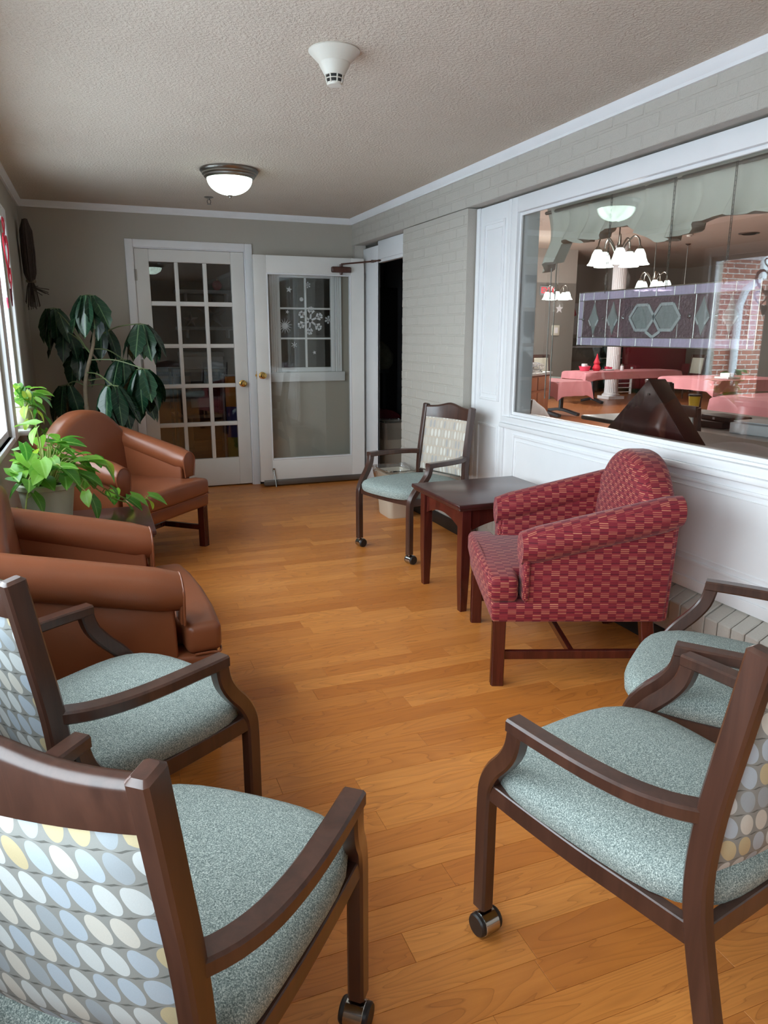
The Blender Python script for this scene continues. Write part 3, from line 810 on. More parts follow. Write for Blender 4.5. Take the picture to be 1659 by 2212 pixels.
# ---------------------------------------------------------------- upholstered club chairs (red weave, brown leather)
def club_chair(name, label, mat, panel, group=None):
    t = thing(name, label, 'armchair', group=group); W = M['mahogany']; U = dict(uv=True)
    for s in (-1, 1):
        fl = MB().sweep([(s*.328,-.005,0),(s*.328,-.005,.275)], .048, .048, (1,0,0), .12)
        for k in (-.012, 0, .012):
            fl.box(s*.328+k-.003, s*.328+k+.003, .018, .0215, .0, .265)
        obj('front_leg', fl, W, t)
        obj('back_leg', MB().sweep(bez([(s*.315,-.645,0),(s*.315,-.612,.10),(s*.315,-.585,.275)],3), .042, .05, (1,0,0), .15), W, t)
        obj('stretcher', MB().sweep([(s*.326,-.03,.125),(s*.316,-.60,.125)], .022, .034, (1,0,0), .15), W, t)
    obj('stretcher', MB().sweep([(-.315,-.30,.127),(.315,-.30,.127)], .022, .030, (0,1,0), .15), W, t)
    # seat base
    dk = MB().hexa([(-.352,-.62,.27),(.352,-.62,.27),(.356,.028,.27),(-.356,.028,.27)], [(-.352,-.64,.352),(.352,-.64,.352),(.358,.032,.352),(-.358,.032,.352)])
    obj('seat_base', dk, mat, t, bevel=.016, seg=3, smooth=50, **U)
    # T cushion
    T = [(-.355,.042),(-.357,-.072),(-.262,-.076),(-.250,-.50),(.250,-.50),(.262,-.076),(.357,-.072),(.355,.042),(.18,.052),(0,.055),(-.18,.052)]
    cu = MB().prism(T, 'z', .350, .452)
    cu.v = [(x, y, z + (.016*(1-(x/.36)**2) if z > .4 else 0)) for x,y,z in cu.v]
    co = obj('seat_cushion', cu, mat, t, bevel=.026, seg=4, smooth=60, **U)
    pz = MB()
    if panel:
        pp = [(x, y, .354) for x,y in [(-.356,-.05),(-.356,.0),(-.350,.036),(-.2,.046),(0,.050),(.2,.046),(.350,.036),(.356,.0),(.356,-.05)]]
        obj('piping', MB().tube(bez(pp,5), .004, 6), mat, co)
    for s in (-1, 1):
        # outer side panel, leaning out and back
        pn = MB().hexa([(s*.352,-.645,.27),(s*.250,-.645,.27),(s*.250,-.098,.27),(s*.352,-.098,.27)],
                       [(s*.345,-.672,.70),(s*.258,-.672,.70),(s*.258,-.102,.585),(s*.345,-.102,.585)])
        pn.v = [(x, y, z) for x,y,z in pn.v]
        ar = obj('arm', pn, mat, t, bevel=.014, seg=3, smooth=50, subd=1, **U)
        rr = []; N = 16
        for i in range(12):
            q = i/11; y = -.088 - q*.592; zc = .562 + q*.150; r = .074 - .004*q
            ef = 1 if 0 < i < 11 else .86
            rr.append([(s*(.312 + .010*q) + r*ef*1.0*math.cos(2*PI*k/N), y - (.0 if 0<i else -.010), zc + r*ef*.98*math.sin(2*PI*k/N)) for k in range(N)])
        obj('arm_roll', MB().rings(rr), mat, ar, smooth=50, **U)
        if panel:       # front facing of the arm with piping
            pl = [(s*.312 + .058*math.cos(a), .560 + .058*math.sin(a)) for a in [k*PI/10 for k in range(11)]] + [(s*.312-.040, .46), (s*.312+.040, .46)]
            fp = obj('arm_facing', MB().prism(pl, 'y', -.088, -.074), mat, ar, bevel=.005, smooth=50)
            pc = [(s*.312 + .060*math.cos(a), -.076, .560 + .060*math.sin(a)) for a in [k*PI/8 for k in range(9)]]
            pc = [(s*.312+.044, -.076, .46)] + pc + [(s*.312-.044, -.076, .46)]
            obj('piping', MB().tube(bez(pc,2), .005, 6), mat, fp)
        else:
            obj('arm_facing', MB().box(s*.312-.05, s*.312+.05, -.112, -.086, .36, .56), mat, ar, bevel=.010, seg=3, smooth=50, **U)
    # camel back
    n = 22; prof = []
    for i in range(n+1):
        u = -1+2*i/n
        prof.append((u*.318, .725 + .172*(1-abs(u)**2.3) ))
    poly = [(-.300,.34)] + prof + [(.300,.34)]
    b = MB().prism(poly, 'y', -.632, -.505)
    b.v = [(x, y - max(0,(z-.34))*.12 + (.02*(1-(x/.32)**2) if y > -.6 else 0), z) for x,y,z in b.v]
    obj('backrest', b, mat, t, bevel=.045, seg=5, smooth=70, **U)
    ob_ = MB().hexa([(-.345,-.66,.27),(.345,-.66,.27),(.345,-.60,.27),(-.345,-.60,.27)], [(-.335,-.682,.70),(.335,-.682,.70),(.335,-.62,.70),(-.335,-.62,.70)])
    obj('back_panel', ob_, mat, t, bevel=.012, seg=2, smooth=50, **U)
    return t
red = club_chair('club_chair', 'red basketweave upholstered club chair with rolled arms and dark wooden legs', M['redfab'], False)
place(red, 1.508, 2.655, 159.2)
bf = club_chair('club_chair', 'brown leather club chair in front of the umbrella tree and French door', M['leather'], True, 'brown leather club chairs')
place(bf, .36, 4.513, -41.7)
bn = copy_tree(bf); bn['label'] = 'brown leather club chair standing next to a wooden blue-seated armchair'; bn['group'] = 'brown leather club chairs'
place(bn, .245, 2.62, 4.5)

# ---------------------------------------------------------------- end table by the red chair, side table under the pothos
def end_table(label, x0, x1, y0, y1, h, arch=True):
    t = thing('end_table', label, 'table', ((x0+x1)/2, (y0+y1)/2, 0)); a, b = (x1-x0)/2, (y1-y0)/2
    obj('table_top', MB().box(-a, a, -b, b, h-.022, h).box(-a+.008, a-.008, -b+.008, b-.008, h-.034, h-.020), M['mahogany_top'], t, bevel=.006, seg=3)
    i = .065
    for sx in (-1,1):
        for sy in (-1,1):
            X, Y = sx*(a-i), sy*(b-i)
            obj('leg', MB().sweep([(X,Y,0),(X,Y,.22),(X,Y,.24),(X,Y,h-.034)], [.036,.050,.050,.052], [.036,.050,.050,.052], (1,0,0), .1), M['mahogany'], t)
    def apron(w):
        n = 14; top = h-.034
        low = [(-w + 2*w*k/n, top-.13 + .065*max(0,math.sin(PI*k/n))**.8) for k in range(n+1)]
        return [(-w, top)] + low + [(w, top)]
    for s in (-1,1):
        obj('apron', MB().prism(apron(b-i), 'x', s*(a-i)-.011, s*(a-i)+.011), M['mahogany'], t, smooth=30)
        obj('apron', MB().prism(apron(a-i), 'y', s*(b-i)-.011, s*(b-i)+.011), M['mahogany'], t, smooth=30)
    return t
end_table('dark mahogany end table between red chair and caster chair', 1.566, 2.205, 3.045, 3.625, .565)
st = end_table('dark wooden side table holding the large potted pothos', -.40, .195, 3.335, 3.88, .50)

# ---------------------------------------------------------------- waste bin with clear bag
b = thing('waste_bin', 'beige waste bin lined with a clear plastic bag behind the caster chair', 'bin', (2.07, 5.10, 0))
def rrect(w, d, z, r=.04, n=6):
    pts = []
    for cx, cy, a0 in ((w-r,d-r,0),(-w+r,d-r,90),(-w+r,-d+r,180),(w-r,-d+r,270)):
        for k in range(n): a = R(a0+90*k/(n-1)); pts.append((cx+r*math.cos(a), cy+r*math.sin(a), z))
    return pts
obj('bin_body', MB().rings([rrect(.09,.12,0),rrect(.095,.125,.01),rrect(.115,.15,.33),rrect(.122,.157,.335),rrect(.122,.157,.345),rrect(.110,.145,.345),rrect(.092,.12,.012)]), M['beige_bin'], b, smooth=50)
rr = []
rb = random.Random(4)
for z, g in ((.24,.003),(.29,.008),(.345,.016),(.375,.020),(.37,.0),(.33,-.012),(.24,-.02)):
    rr.append([(x*(1+g/.12)+rb.uniform(-.004,.004), y*(1+g/.15)+rb.uniform(-.004,.004), z+rb.uniform(-.008,.008)) for x,y,_ in rrect(.118,.152,z)])
obj('bin_liner', MB().rings(rr, cap=False), M['clear_bag'], b, smooth=30)

# ---------------------------------------------------------------- ceiling fixtures
def dome(label, x, y):
    t = thing('ceiling_light', label, 'ceiling light', (x,y,ZC), group='alabaster dome lights')
    obj('rim', MB().lathe([(.001,0),(.178,0),(.182,-.010),(.176,-.020),(.168,-.024),(.168,-.032),(.158,-.038),(.157,-.047),(.145,-.056),(.001,-.056)], n=40), M['nickel'], t)
    obj('glass_bowl', MB().lathe([(.138,-.05)]+[(.140*math.cos(a), -.055-.095*math.sin(a)) for a in [k*PI/2/12 for k in range(12)]]+[(.001,-.150)], n=40), M['bowl'], t, smooth=60)
    obj('finial', MB().lathe([(.001,-.146),(.014,-.149),(.016,-.153),(.008,-.158),(.006,-.166),(.001,-.168)], n=16), M['nickel'], t)
    return t
dome('alabaster dome ceiling light beside the sprinkler head', .884, 4.98)
dome('alabaster dome ceiling light above the blue-seated armchairs', .903, 1.45)
t = thing('smoke_detector', 'white cone smoke detector on the stippled ceiling', 'smoke detector', (.903, 2.84, ZC))
obj('base_plate', MB().lathe([(.001,0),(.093,0),(.094,-.004),(.056,-.042),(.001,-.042)], n=40), M['plastic'], t)
obj('sensor_cone', MB().lathe([(.001,-.04),(.057,-.041),(.056,-.046),(.036,-.082),(.001,-.082)], n=40), M['plastic'], t)
obj('sensor_core', MB().lathe([(.001,-.08),(.031,-.08),(.027,-.106),(.001,-.106)], n=24), M['black'], t)
cg = MB()
for k in range(8):
    a = 2*PI*k/8; cg.tube([(.0345*math.cos(a),.0345*math.sin(a),-.080),(.029*math.cos(a),.029*math.sin(a),-.108)], .0028, 6)
cg.lathe([(.031,-.092),(.034,-.092),(.034,-.095),(.031,-.095),(.031,-.092)], n=24, cap=False)
cg.lathe([(.001,-.105),(.029,-.105),(.026,-.114),(.001,-.116)], n=24)
obj('sensor_cage', cg, M['plastic'], t)
t = thing('sprinkler_head', 'small chrome sprinkler head on the ceiling beside the dome light', 'sprinkler', (.903, 6.0, ZC))
obj('escutcheon', MB().lathe([(.001,0),(.034,0),(.034,-.004),(.018,-.010),(.001,-.010)], n=24), M['nickel'], t)
obj('frame', MB().tube([(0,0,-.008),(0,0,-.022)], .008, 8).tube([(-.010,0,-.02),(-.013,0,-.035),(-.004,0,-.05)], .003, 6).tube([(.010,0,-.02),(.013,0,-.035),(.004,0,-.05)], .003, 6), M['nickel'], t)
obj('deflector', MB().lathe([(.001,-.049),(.016,-.050),(.016,-.053),(.001,-.053)], n=14), M['nickel'], t)
# ---------------------------------------------------------------- plants
def leaf_mesh(L, Wd, mat, heart=True, droop=.25, cup=.12, n=7, lobes=False):
    """leaf along +y from its stalk end, width along x"""
    m = MB(); rows = []
    for i in range(n+1):
        v = i/n
        if heart: hw = Wd*(math.sin(PI*min(1,v*.86+.14))**.8)*(1-.35*v) if v < .999 else 0
        else: hw = Wd*math.sin(PI*min(1,.06+v*.94))**.75*(.85+.3*v-.25*v*v) if v < .999 else 0
        if lobes and v > .55 and v < .999: hw *= (1.12 if i % 2 else .86)
        y = L*v; z = -droop*L*v*v
        row = []
        for k in (-1,-.5,0,.5,1):
            yy = y - (L*.16*abs(k) if heart and i == 0 else 0)
            row.append((k*hw, yy, z + cup*hw*abs(k) - .02*hw*(abs(k)==1)))
        rows.append(row)
    b = 0
    for r in rows: m.v += r
    for i in range(n):
        for k in range(4):
            a = i*5+k; m.f.append((a, a+1, a+6, a+5))
    me = mesh(m, mat, smooth=80); return me
def set_leaf(o, p, direction, roll=0, s=1.0, nrm=None):
    d = Vector(direction).normalized(); up = Vector((0,0,1)) if nrm is None else Vector(nrm)
    if nrm is None and abs(d.z) > .95: up = Vector((1,0,0))
    x = d.cross(up).normalized(); z = x.cross(d)
    Mx = Matrix((x, d, z)).transposed().to_4x4() @ Matrix.Rotation(roll, 4, 'Y')
    o.matrix_local = Matrix.Translation(p) @ Mx @ Matrix.Scale(s, 4)
def pot(parent, r0, r1, h, z0, mat, rim=.02):
    obj('pot', MB().lathe([(.001,0),(r0,0),(r0+.004,.01),(r1-.006,h-rim*1.6),(r1-.004,h-rim),(r1+.004,h-rim+.004),(r1+.006,h-.004),(r1,h),(r1-.012,h),(r1-.016,h-.03),(.001,h-.03)], (0,0,z0), 32), mat, parent)
    obj('soil', MB().lathe([(.001,-.01),(r1-.016,-.01),(r1-.02,.004),(.001,.008)], (0,0,z0+h-.03), 20), M['soil'], parent)

rp = random.Random(21)
PL = [leaf_mesh(.105,.043,M['pothos'],droop=.3,cup=.25), leaf_mesh(.085,.037,M['pothos'],droop=.45,cup=.15), leaf_mesh(.12,.05,M['pothos'],droop=.2,cup=.3), leaf_mesh(.08,.032,M['pothos_y'],droop=.4,cup=.3)]
def pothos(t, top, spread, nleaf, vines, dome, seed, ystretch=1.0, clampx=None):
    q = random.Random(seed); st = MB()
    def one(p, d, ms=None):
        o = obj('leaf', PL[q.choices((0,1,2,3),(5,4,4,1))[0]] if ms is None else PL[ms], None, t)
        set_leaf(o, p, d, q.uniform(-.5,.5), q.uniform(.72,1.05))
    for i in range(nleaf):
        a = 2*PI*i/nleaf*2.618 + q.uniform(-.3,.3); rr = spread*(q.random()**.6)
        hx, hy = math.cos(a)*rr, math.sin(a)*rr*ystretch
        hz = top + .03 + (dome*(1-(rr/spread)**1.5))*q.uniform(.3,1.0)
        if clampx is not None and hx < clampx: hx = clampx + q.random()*.04
        p = Vector((hx,hy,hz)); base = Vector((hx*.25, hy*.25, top-.02))
        mid = (p+base)/2 + Vector((hx*.05,hy*.05,.05))
        st.tube(bez([base, mid, p],4), .0026, 5)
        d = Vector((math.cos(a)+q.uniform(-.4,.4), math.sin(a)+q.uniform(-.4,.4), q.uniform(-.55,.45)))
        if clampx is not None and hx < clampx+.07: d.x = abs(d.x)*.5
        one(p, d)
    for path in vines:
        pts = bez([Vector(p) for p in path], 6); st.tube(pts, .0034, 6)
        for k in range(2, len(pts), 3):
            tdir = (pts[min(k+1,len(pts)-1)]-pts[k-1]).normalized(); sd = tdir.cross(Vector((0,0,1)))
            sd = sd.normalized() if sd.length > .01 else Vector((1,0,0))
            sg = 1 if (k//3) % 2 else -1
            e = pts[k] + sd*sg*.03 + Vector((0,0,.025)); st.tube([pts[k], e], .002, 5)
            one(e, tdir*.6 + sd*sg*.7 + Vector((0,0,-.25)))
        one(pts[-1], (pts[-1]-pts[-3]) + Vector((0,0,-.02)))
    obj('stem', st, M['vine'], t)
# large pothos on the side table
t = thing('pothos_plant', 'large trailing pothos in a cream pot on the side table between leather chairs', 'plant', (-.255, 3.60, .50))
pot(t, .092, .122, .205, 0, M['cream'], .028)
pothos(t, .205, .19, 74, [
    [(.05,.0,.21),(.16,.05,.20),(.28,.10,.115),(.36,.17,.055),(.445,.245,.038)],
    [(.04,.05,.21),(.14,.10,.20),(.25,.16,.09),(.34,.2,.04)],
    [(.03,-.06,.21),(.12,-.12,.22),(.19,-.16,.15)],
    [(-.02,-.05,.21),(-.06,-.15,.20),(-.08,-.22,.09)],
    [(.05,.04,.21),(.18,.10,.27),(.26,.12,.24)],
    [(.0,.06,.21),(.05,.15,.25),(.07,.19,.16)]], .25, 5, 1.3, clampx=-.13)
# small pothos on the window sill
t = thing('pothos_plant', 'small pothos in a pale pot on the window sill', 'plant', (-.440, 4.95, WZ0))
pot(t, .052, .068, .125, 0, M['cream'], .018)
pothos(t, .125, .14, 24, [[(.03,0,.13),(.08,.03,.12),(.09,.04,.02),(.085,.05,-.06)], [(.03,-.04,.13),(.06,-.08,.10),(.07,-.10,.02)]], .15, 9, 1.3, clampx=-.02)

# umbrella tree in the corner
t = thing('umbrella_tree', 'tall dark green umbrella tree with glossy drooping leaves in the corner', 'plant', (-.06, 5.86, 0))
pot(t, .12, .16, .27, 0, M['cream'])
trunk = bez([(0,0,.23),(.0,.02,.55),(-.025,.04,.85),(-.01,.04,1.05),(.05,.02,1.25),(.085,.0,1.42)], 6)
tb = MB().tube(trunk, [.020-.010*i/(len(trunk)-1) + (.0016 if i%2 else 0) for i in range(len(trunk))], 10)
obj('trunk', tb, M['bark'], t)
SL = [leaf_mesh(.31,.072,M['schef'],False,.12,.22,9), leaf_mesh(.29,.068,M['schef'],False,.2,.2,9,True), leaf_mesh(.26,.066,M['schef'],False,.1,.25,9,True)]
q = random.Random(33); pet = MB()
def cluster(hub, n, start, drop, s=1.0, a0=0, span=2*PI):
    hub = Vector(hub); sp = Vector(start); mid = (hub+sp)/2 + Vector((0,0,.03))
    pet.tube(bez([sp, mid, hub],4), .0045, 6)
    for k in range(n):
        a = a0 + span*k/n + q.uniform(-.25,.25); dr = drop*q.uniform(.78,1.15)
        out = Vector((math.cos(a), math.sin(a), 0))
        e = hub + out*.045 + Vector((0,0,-.008)); pet.tube([hub, e], .0025, 5)
        o = obj('leaf', SL[q.randrange(3)], None, t)
        set_leaf(o, e, out*(1-dr) + Vector((0,0,-dr*1.5)), q.uniform(-.4,.4), s*q.uniform(.88,1.08), out*1.0+Vector((0,0,.35)))
cluster((.055,-.10,1.625), 10, (.085,0,1.42), .62)
cluster((.40,.02,1.43), 9, (.06,.01,1.32), .60, .98)
cluster((-.20,.36,1.545), 9, (.03,.02,1.22), .72, .95)
cluster((.16,-.28,1.005), 9, (-.01,.04,1.08), .66, 1.05)
cluster((.38,-.12,1.11), 9, (.02,.03,1.17), .62, 1.02)
cluster((.26,.12,1.17), 8, (.05,.02,1.25), .66, .95)
cluster((-.04,.42,1.25), 8, (.04,.02,1.22), .66, .95)
cluster((.13,.42,1.42), 8, (.07,.01,1.34), .66, .9)
cluster((-.14,.34,1.38), 7, (.03,.02,1.22), .66, .85)
cluster((.20,.20,.93), 8, (-.02,.04,.98), .70, 1.0)
cluster((.36,.15,.98), 7, (-.02,.04,1.02), .70, .95)
cluster((-.16,.25,.98), 7, (-.02,.04,.98), .66, .9)
obj('leaf_stalk', pet, M['petiole'], t)

# twig besom hanging in the corner
t = thing('twig_bundle', 'dried twig broom bundle hanging on the wall beside the window', 'broom', (-.40, 6.36, 0))
q = random.Random(2); tw = MB(); tl = MB()
for k in range(120):
    a = q.uniform(0, 2*PI); r = .085*math.sqrt(q.random()); x, y = r*math.cos(a)*.55, r*math.sin(a)
    tw.tube([(x*.35, y*.45, 2.165+q.uniform(-.02,.02)), (x*.9, y*.95, 2.10), (x, y*1.05, 1.95), (x*.9, y, 1.80), (x*.45, y*.5, 1.735)], .0042, 5)
for k in range(34):
    a = q.uniform(0, 2*PI); r = q.uniform(.01,.05)
    x, y = r*math.cos(a), r*math.sin(a)
    side = q.random() < .25
    e = (x*1.2+(.10 if side else 0), y*1.3, (1.66 if side else 1.555)+q.uniform(-.03,.05))
    tl.tube([(x*.3,y*.4,1.745),(x*.7,y*.8,1.70),e], .003, 5)
obj('twigs', tw, M['twig'], t); obj('brush', tl, M['twig'], t)
obj('binding', MB().lathe([(.030,-.012),(.036,-.006),(.036,.006),(.030,.012)], (0,0,1.742), 14), M['bark'], t)

# heart garland in the daylight window
def heart_pts(s, n=24):
    return [(s*.0625*16*math.sin(a)**3, s*.0625*(13*math.cos(a)-5*math.cos(2*a)-2*math.cos(3*a)-math.cos(4*a))) for a in [2*PI*k/n for k in range(n)]]
t = thing('heart_garland', 'red heart garland hanging in the daylight window', 'garland', (-.40, 4.72, 0))
def heart_ring(s, cy, cz, w, th=.006):
    m = MB(); P = heart_pts(s); I = heart_pts(s*w)
    rr = []
    for (a,b),(c,d) in zip(P,I):
        rr.append([(-th/2, cy+a, cz+b),(th/2, cy+a, cz+b),(th/2, cy+c, cz+d),(-th/2, cy+c, cz+d)])
    return m.rings(rr, close=True)
for s, cy, cz in ((.125,-.06,1.79),(.075,-.02,1.66),(.05,-.06,1.93)):
    obj('heart_cutout', heart_ring(s, cy, cz, .78), M['red'], t, smooth=20)
obj('heart', MB().prism([(a*.8-.06, b*1.25+1.56) for a,b in heart_pts(.042)], 'x', -.003, .003), M['maroon'], t, smooth=20, label='dark maroon solid heart')
obj('heart', MB().prism([(a-.30, b+1.52) for a,b in heart_pts(.03)], 'x', -.003, .003), M['pink_heart'], t, smooth=20)
obj('string', MB().tube([(0,-.06,2.02),(0,-.06,1.50)], .0015, 5).tube([(0,-.30,2.02),(0,-.30,1.50)], .0015, 5), M['paper'], t)
# ---------------------------------------------------------------- dining room behind the big window
DZC = 3.14; DXE, DYE = 15.5, 17.0
struct('floor_dining', MB().box(XD, DXE, -1.0, DYE, -.06, -.004), M['floor_din'], 'oak strip floor of the dining room', smooth=0)
struct('ceiling_dining', MB().box(XD-.1, DXE, -1.0, DYE, DZC, DZC+.1), M['ceiling'], 'white ceiling of the dining room', smooth=0)
dw = MB()
dw.box(XD, 10.04, 14.2, 14.35, -.06, DZC).box(9.94, 10.04, 14.35, DYE, -.06, DZC)
dw.box(10.04, DXE, DYE, DYE+.1, -.06, DZC).box(DXE, DXE+.1, -1.0, DYE, -.06, DZC).box(XD, DXE, -1.1, -1.0, -.06, DZC)
dw.box(XD-.19, XD, Y0, DYE, 2.375, DZC)
struct('wall_dining', dw, plain('dining_wall_paint', (176,170,162), .8, nscale=2, namt=.04), 'warm grey walls of the dining room', smooth=0)
struct('wall_dining_lower', MB().box(10.05, DXE-.01, DYE-.03, DYE, 0, 1.25).box(8.6,10.03,14.185,14.2,0,2.44), plain('dining_panel_grey', (128,124,118), .7), 'grey panelling in the dining room', smooth=0)

# light for the dining room comes from its chandeliers
def chandelier(label, x, y, zs, power):     # shade ring radius .20
    t = thing('chandelier', label, 'chandelier', (x,y,0), group='five-shade dining chandeliers')
    obj('canopy', MB().lathe([(.001,0),(.065,0),(.06,-.015),(.02,-.03),(.001,-.03)], (0,0,DZC), 20), M['nickel'], t)
    obj('rod', MB().tube([(0,0,DZC-.02),(0,0,zs+.10)], .007, 8), M['nickel'], t)
    obj('hub', MB().lathe([(.001,.12),(.012,.12),(.02,.09),(.014,.05),(.03,.01),(.022,-.03),(.008,-.05),(.012,-.065),(.001,-.075)], (0,0,zs+.02), 16), M['nickel'], t)
    sh = mesh(MB().lathe([(.022,.075),(.034,.066),(.052,.03),(.062,-.01),(.078,-.048),(.096,-.068),(.092,-.07),(.074,-.05),(.056,-.01),(.03,.06),(.022,.07)], n=20), M['shade'], smooth=60)
    for k in range(5):
        a = 2*PI*k/5 + .35; c, s = math.cos(a), math.sin(a)
        ar = obj('arm', MB().tube(bez([(c*.02,s*.02,zs+.02),(c*.07,s*.07,zs+.12),(c*.14,s*.14,zs+.19),(c*.185,s*.185,zs+.16),(c*.20,s*.20,zs+.085)],4), .008, 8), M['nickel'], t)
        obj('shade_cap', MB().lathe([(.001,.025),(.012,.025),(.028,.0),(.03,-.01),(.001,-.01)], (c*.20,s*.20,zs+.075), 14), M['nickel'], ar)
        o = obj('lamp_shade', sh, None, t, (c*.20, s*.20, zs))
    ld = bpy.data.lights.new('bulb', 'POINT'); ld.energy = power; ld.color = (1.0,.95,.90); ld.shadow_soft_size = .12
    lo = bpy.data.objects.new('bulb', ld); C.objects.link(lo); lo.parent = t; lo.location = (0,0,zs-.20)
    return t
chandelier('chandelier of five bell shades hanging right behind the green valance', 4.73, 6.05, 2.07, 80)
chandelier('chandelier of five bell shades above the lavender glass panel', 7.9, 9.24, 2.07, 110)
chandelier('chandelier of five bell shades in front of the exit sign', 8.35, 12.4, 2.07, 110)
# pendant sprinkler rods, vents, detector on that ceiling
t = thing('pendant_rod', 'thin ceiling rod with round canopy beyond the chandeliers', 'pendant', (11.4,12.4,0))
obj('canopy', MB().lathe([(.001,0),(.06,0),(.02,-.03),(.001,-.03)], (0,0,DZC), 16), M['nickel'], t)
obj('rod', MB().tube([(0,0,DZC-.02),(0,0,2.0)], .008, 8), M['nickel'], t)
t = thing('ceiling_vent', 'dark round ceiling vent in the dining room', 'vent', (11.2,10.7,DZC))
obj('ring', MB().lathe([(.001,0),(.18,0),(.17,-.015),(.001,-.015)], n=24), M['nickel'], t)
obj('louvre', MB().lathe([(.001,-.013),(.13,-.013),(.10,-.03),(.001,-.03)], n=24), M['black'], t)
t = thing('smoke_detector', 'small smoke detector on the dining room ceiling', 'smoke detector', (10.3,11.2,DZC))
obj('base', MB().lathe([(.001,0),(.07,0),(.07,-.02),(.001,-.02)], n=20), M['plastic'], t); obj('cap', MB().lathe([(.001,-.018),(.045,-.018),(.04,-.05),(.001,-.05)], n=20), M['plastic'], t)

# ---------------------------------------------------------------- valance, chains, stained glass in the window
q = random.Random(12); n = 150; VY0, VY1 = .35, 3.90
ph = [q.uniform(0,6.28) for _ in range(6)]
def vz(y): return 1.845 + .035*math.sin(y*5.1+ph[0]) + .028*math.sin(y*11+ph[1]) - (.10 if y > 3.78 else 0)
def vx(y, v): return 2.515 + (.030*math.sin(y*31+ph[2]+1.2*math.sin(y*7)) + .018*math.sin(y*57+ph[3]))*(.45+.55*v) + .05*math.sin(PI*min(1,v*1.05))
rr = []
for i in range(n+1):
    y = VY1 + (VY0-VY1)*i/n; zb = vz(y); ring = []
    for k in range(9):
        v = k/8; ring.append((vx(y,v)-.012, y, 2.11+(zb-2.11)*v + .02*math.sin(y*40)*v*v*.4))
    for k in range(8,-1,-1):
        v = k/8; ring.append((vx(y,v)+.03+.03*v, y, 2.11+(zb-2.11)*v+.004))
    rr.append(ring)
vl = thing('valance', 'gathered sage green fabric valance across the top of the interior window', 'valance', (0,0,0))
obj('gathered_fabric', MB().rings(rr), M['sage'], vl, smooth=70)
obj('curtain_rod', MB().tube([(2.52,VY0,2.045),(2.52,VY1,2.045)], .010, 8), M['nickel'], vl)
t = thing('blind_cord', 'thin beaded pull cords hanging beside the window reveal', 'cord', (2.55, 3.86, 0))
for dy in (0,.05): obj('cord', MB().tube([(0,-dy,1.8),(0,-dy,.98)], .0035, 6), M['steel'], t)

SG = thing('stained_glass_panel', 'leaded lavender and plum stained glass panel hanging on chains', 'glass panel', (2.47, 0, 0))
gy0, gy1, z0, z1 = 3.452, 2.268, 1.305, 1.578      # far end, near end
bw = .042
GW = gy0-gy1
def S(s): return gy0 - s*GW
def piece(name, poly, mat, x0=-.0015, x1=.0015, parent=None): return obj(name, MB().prism(poly, 'x', x0, x1), mat, parent or SG, smooth=0)
lead = MB()
def came(p, q_, r=.0028): lead.tube([(0,p[0],p[1]),(0,q_[0],q_[1])], r, 6)
cols = [0,.03,.105,.205,.31,.40,.50,.60,.705,.80,.895,.97,1]
for i in range(len(cols)-1):
    a, b = S(cols[i]), S(cols[i+1])
    for (c, d) in ((z0, z0+bw),(z1-bw, z1)): piece('lavender_tile', [(a,c),(b,c),(b,d),(a,d)], M['lavender'])
for i in range(len(cols)):
    came((S(cols[i]),z0),(S(cols[i]),z0+bw)); came((S(cols[i]),z1-bw),(S(cols[i]),z1))
zm = (z0+z1)/2
bwf = bw/GW
for a, b in ((0,.032),(.968,1)):
    for c, d in ((z0+bw, zm),(zm, z1-bw)): piece('lavender_tile', [(S(a),c),(S(b),c),(S(b),d),(S(a),d)], M['lavender'])
for zz in (z0, z0+bw, z1-bw, z1): came((S(0),zz),(S(1),zz), .0034 if zz in (z0,z1) else .0028)
for ss in (0,.032,.968,1): came((S(ss),z0),(S(ss),z1), .0034 if ss in (0,1) else .0028)
for ss in (.016,.984): came((S(ss-.016),zm),(S(ss+.016),zm))
# inner field: plum panels split by leads, clear bevelled diamonds
inner = [.032,.115,.20,.285,.37,.63,.715,.80,.885,.968]
iz0, iz1 = z0+bw, z1-bw
for i in range(len(inner)-1):
    a, b = S(inner[i]), S(inner[i+1])
    if i == 4: continue
    for c, d in ((iz0,zm),(zm,iz1)): piece('plum_panel', [(a,c),(b,c),(b,d),(a,d)], M['plum'])
    came((a,iz0),(a,iz1))
a, b, m_ = S(.37), S(.63), S(.5)
for poly in ([(a,iz0),(m_,iz0),(m_,zm),(a,zm)],[(m_,iz0),(b,iz0),(b,zm),(m_,zm)],[(a,zm),(m_,zm),(m_,iz1),(a,iz1)],[(m_,zm),(b,zm),(b,iz1),(m_,iz1)]):
    piece('plum_panel', poly, M['plum'])
came((b,iz0),(b,iz1))
def bar(p, q_, w):
    L = math.hypot(q_[0]-p[0], q_[1]-p[1]); nx, nz = -(q_[1]-p[1])/L*w/2, (q_[0]-p[0])/L*w/2
    piece('bevelled_bar', [(p[0]+nx,p[1]+nz),(q_[0]+nx,q_[1]+nz),(q_[0]-nx,q_[1]-nz),(p[0]-nx,p[1]-nz)], M['bevel_bar'], -.006, .006)
hx, hz = .088, .058
for sg in (-1, 1):
    cy = m_ + sg*.083
    o_ = [(cy-hx,zm),(cy-hx*.45,zm+hz),(cy+hx*.45,zm+hz),(cy+hx,zm),(cy+hx*.45,zm-hz),(cy-hx*.45,zm-hz)]
    for k in range(6): bar(o_[k], o_[(k+1)%6], .014)
    piece('clear_centre', [(cy+(p[0]-cy)*.86, zm+(p[1]-zm)*.86) for p in o_], M['clear_art'], -.003, .003)
bar((m_-.05,iz0+.030),(m_,iz0+.004), .014); bar((m_,iz0+.004),(m_+.05,iz0+.030), .014)
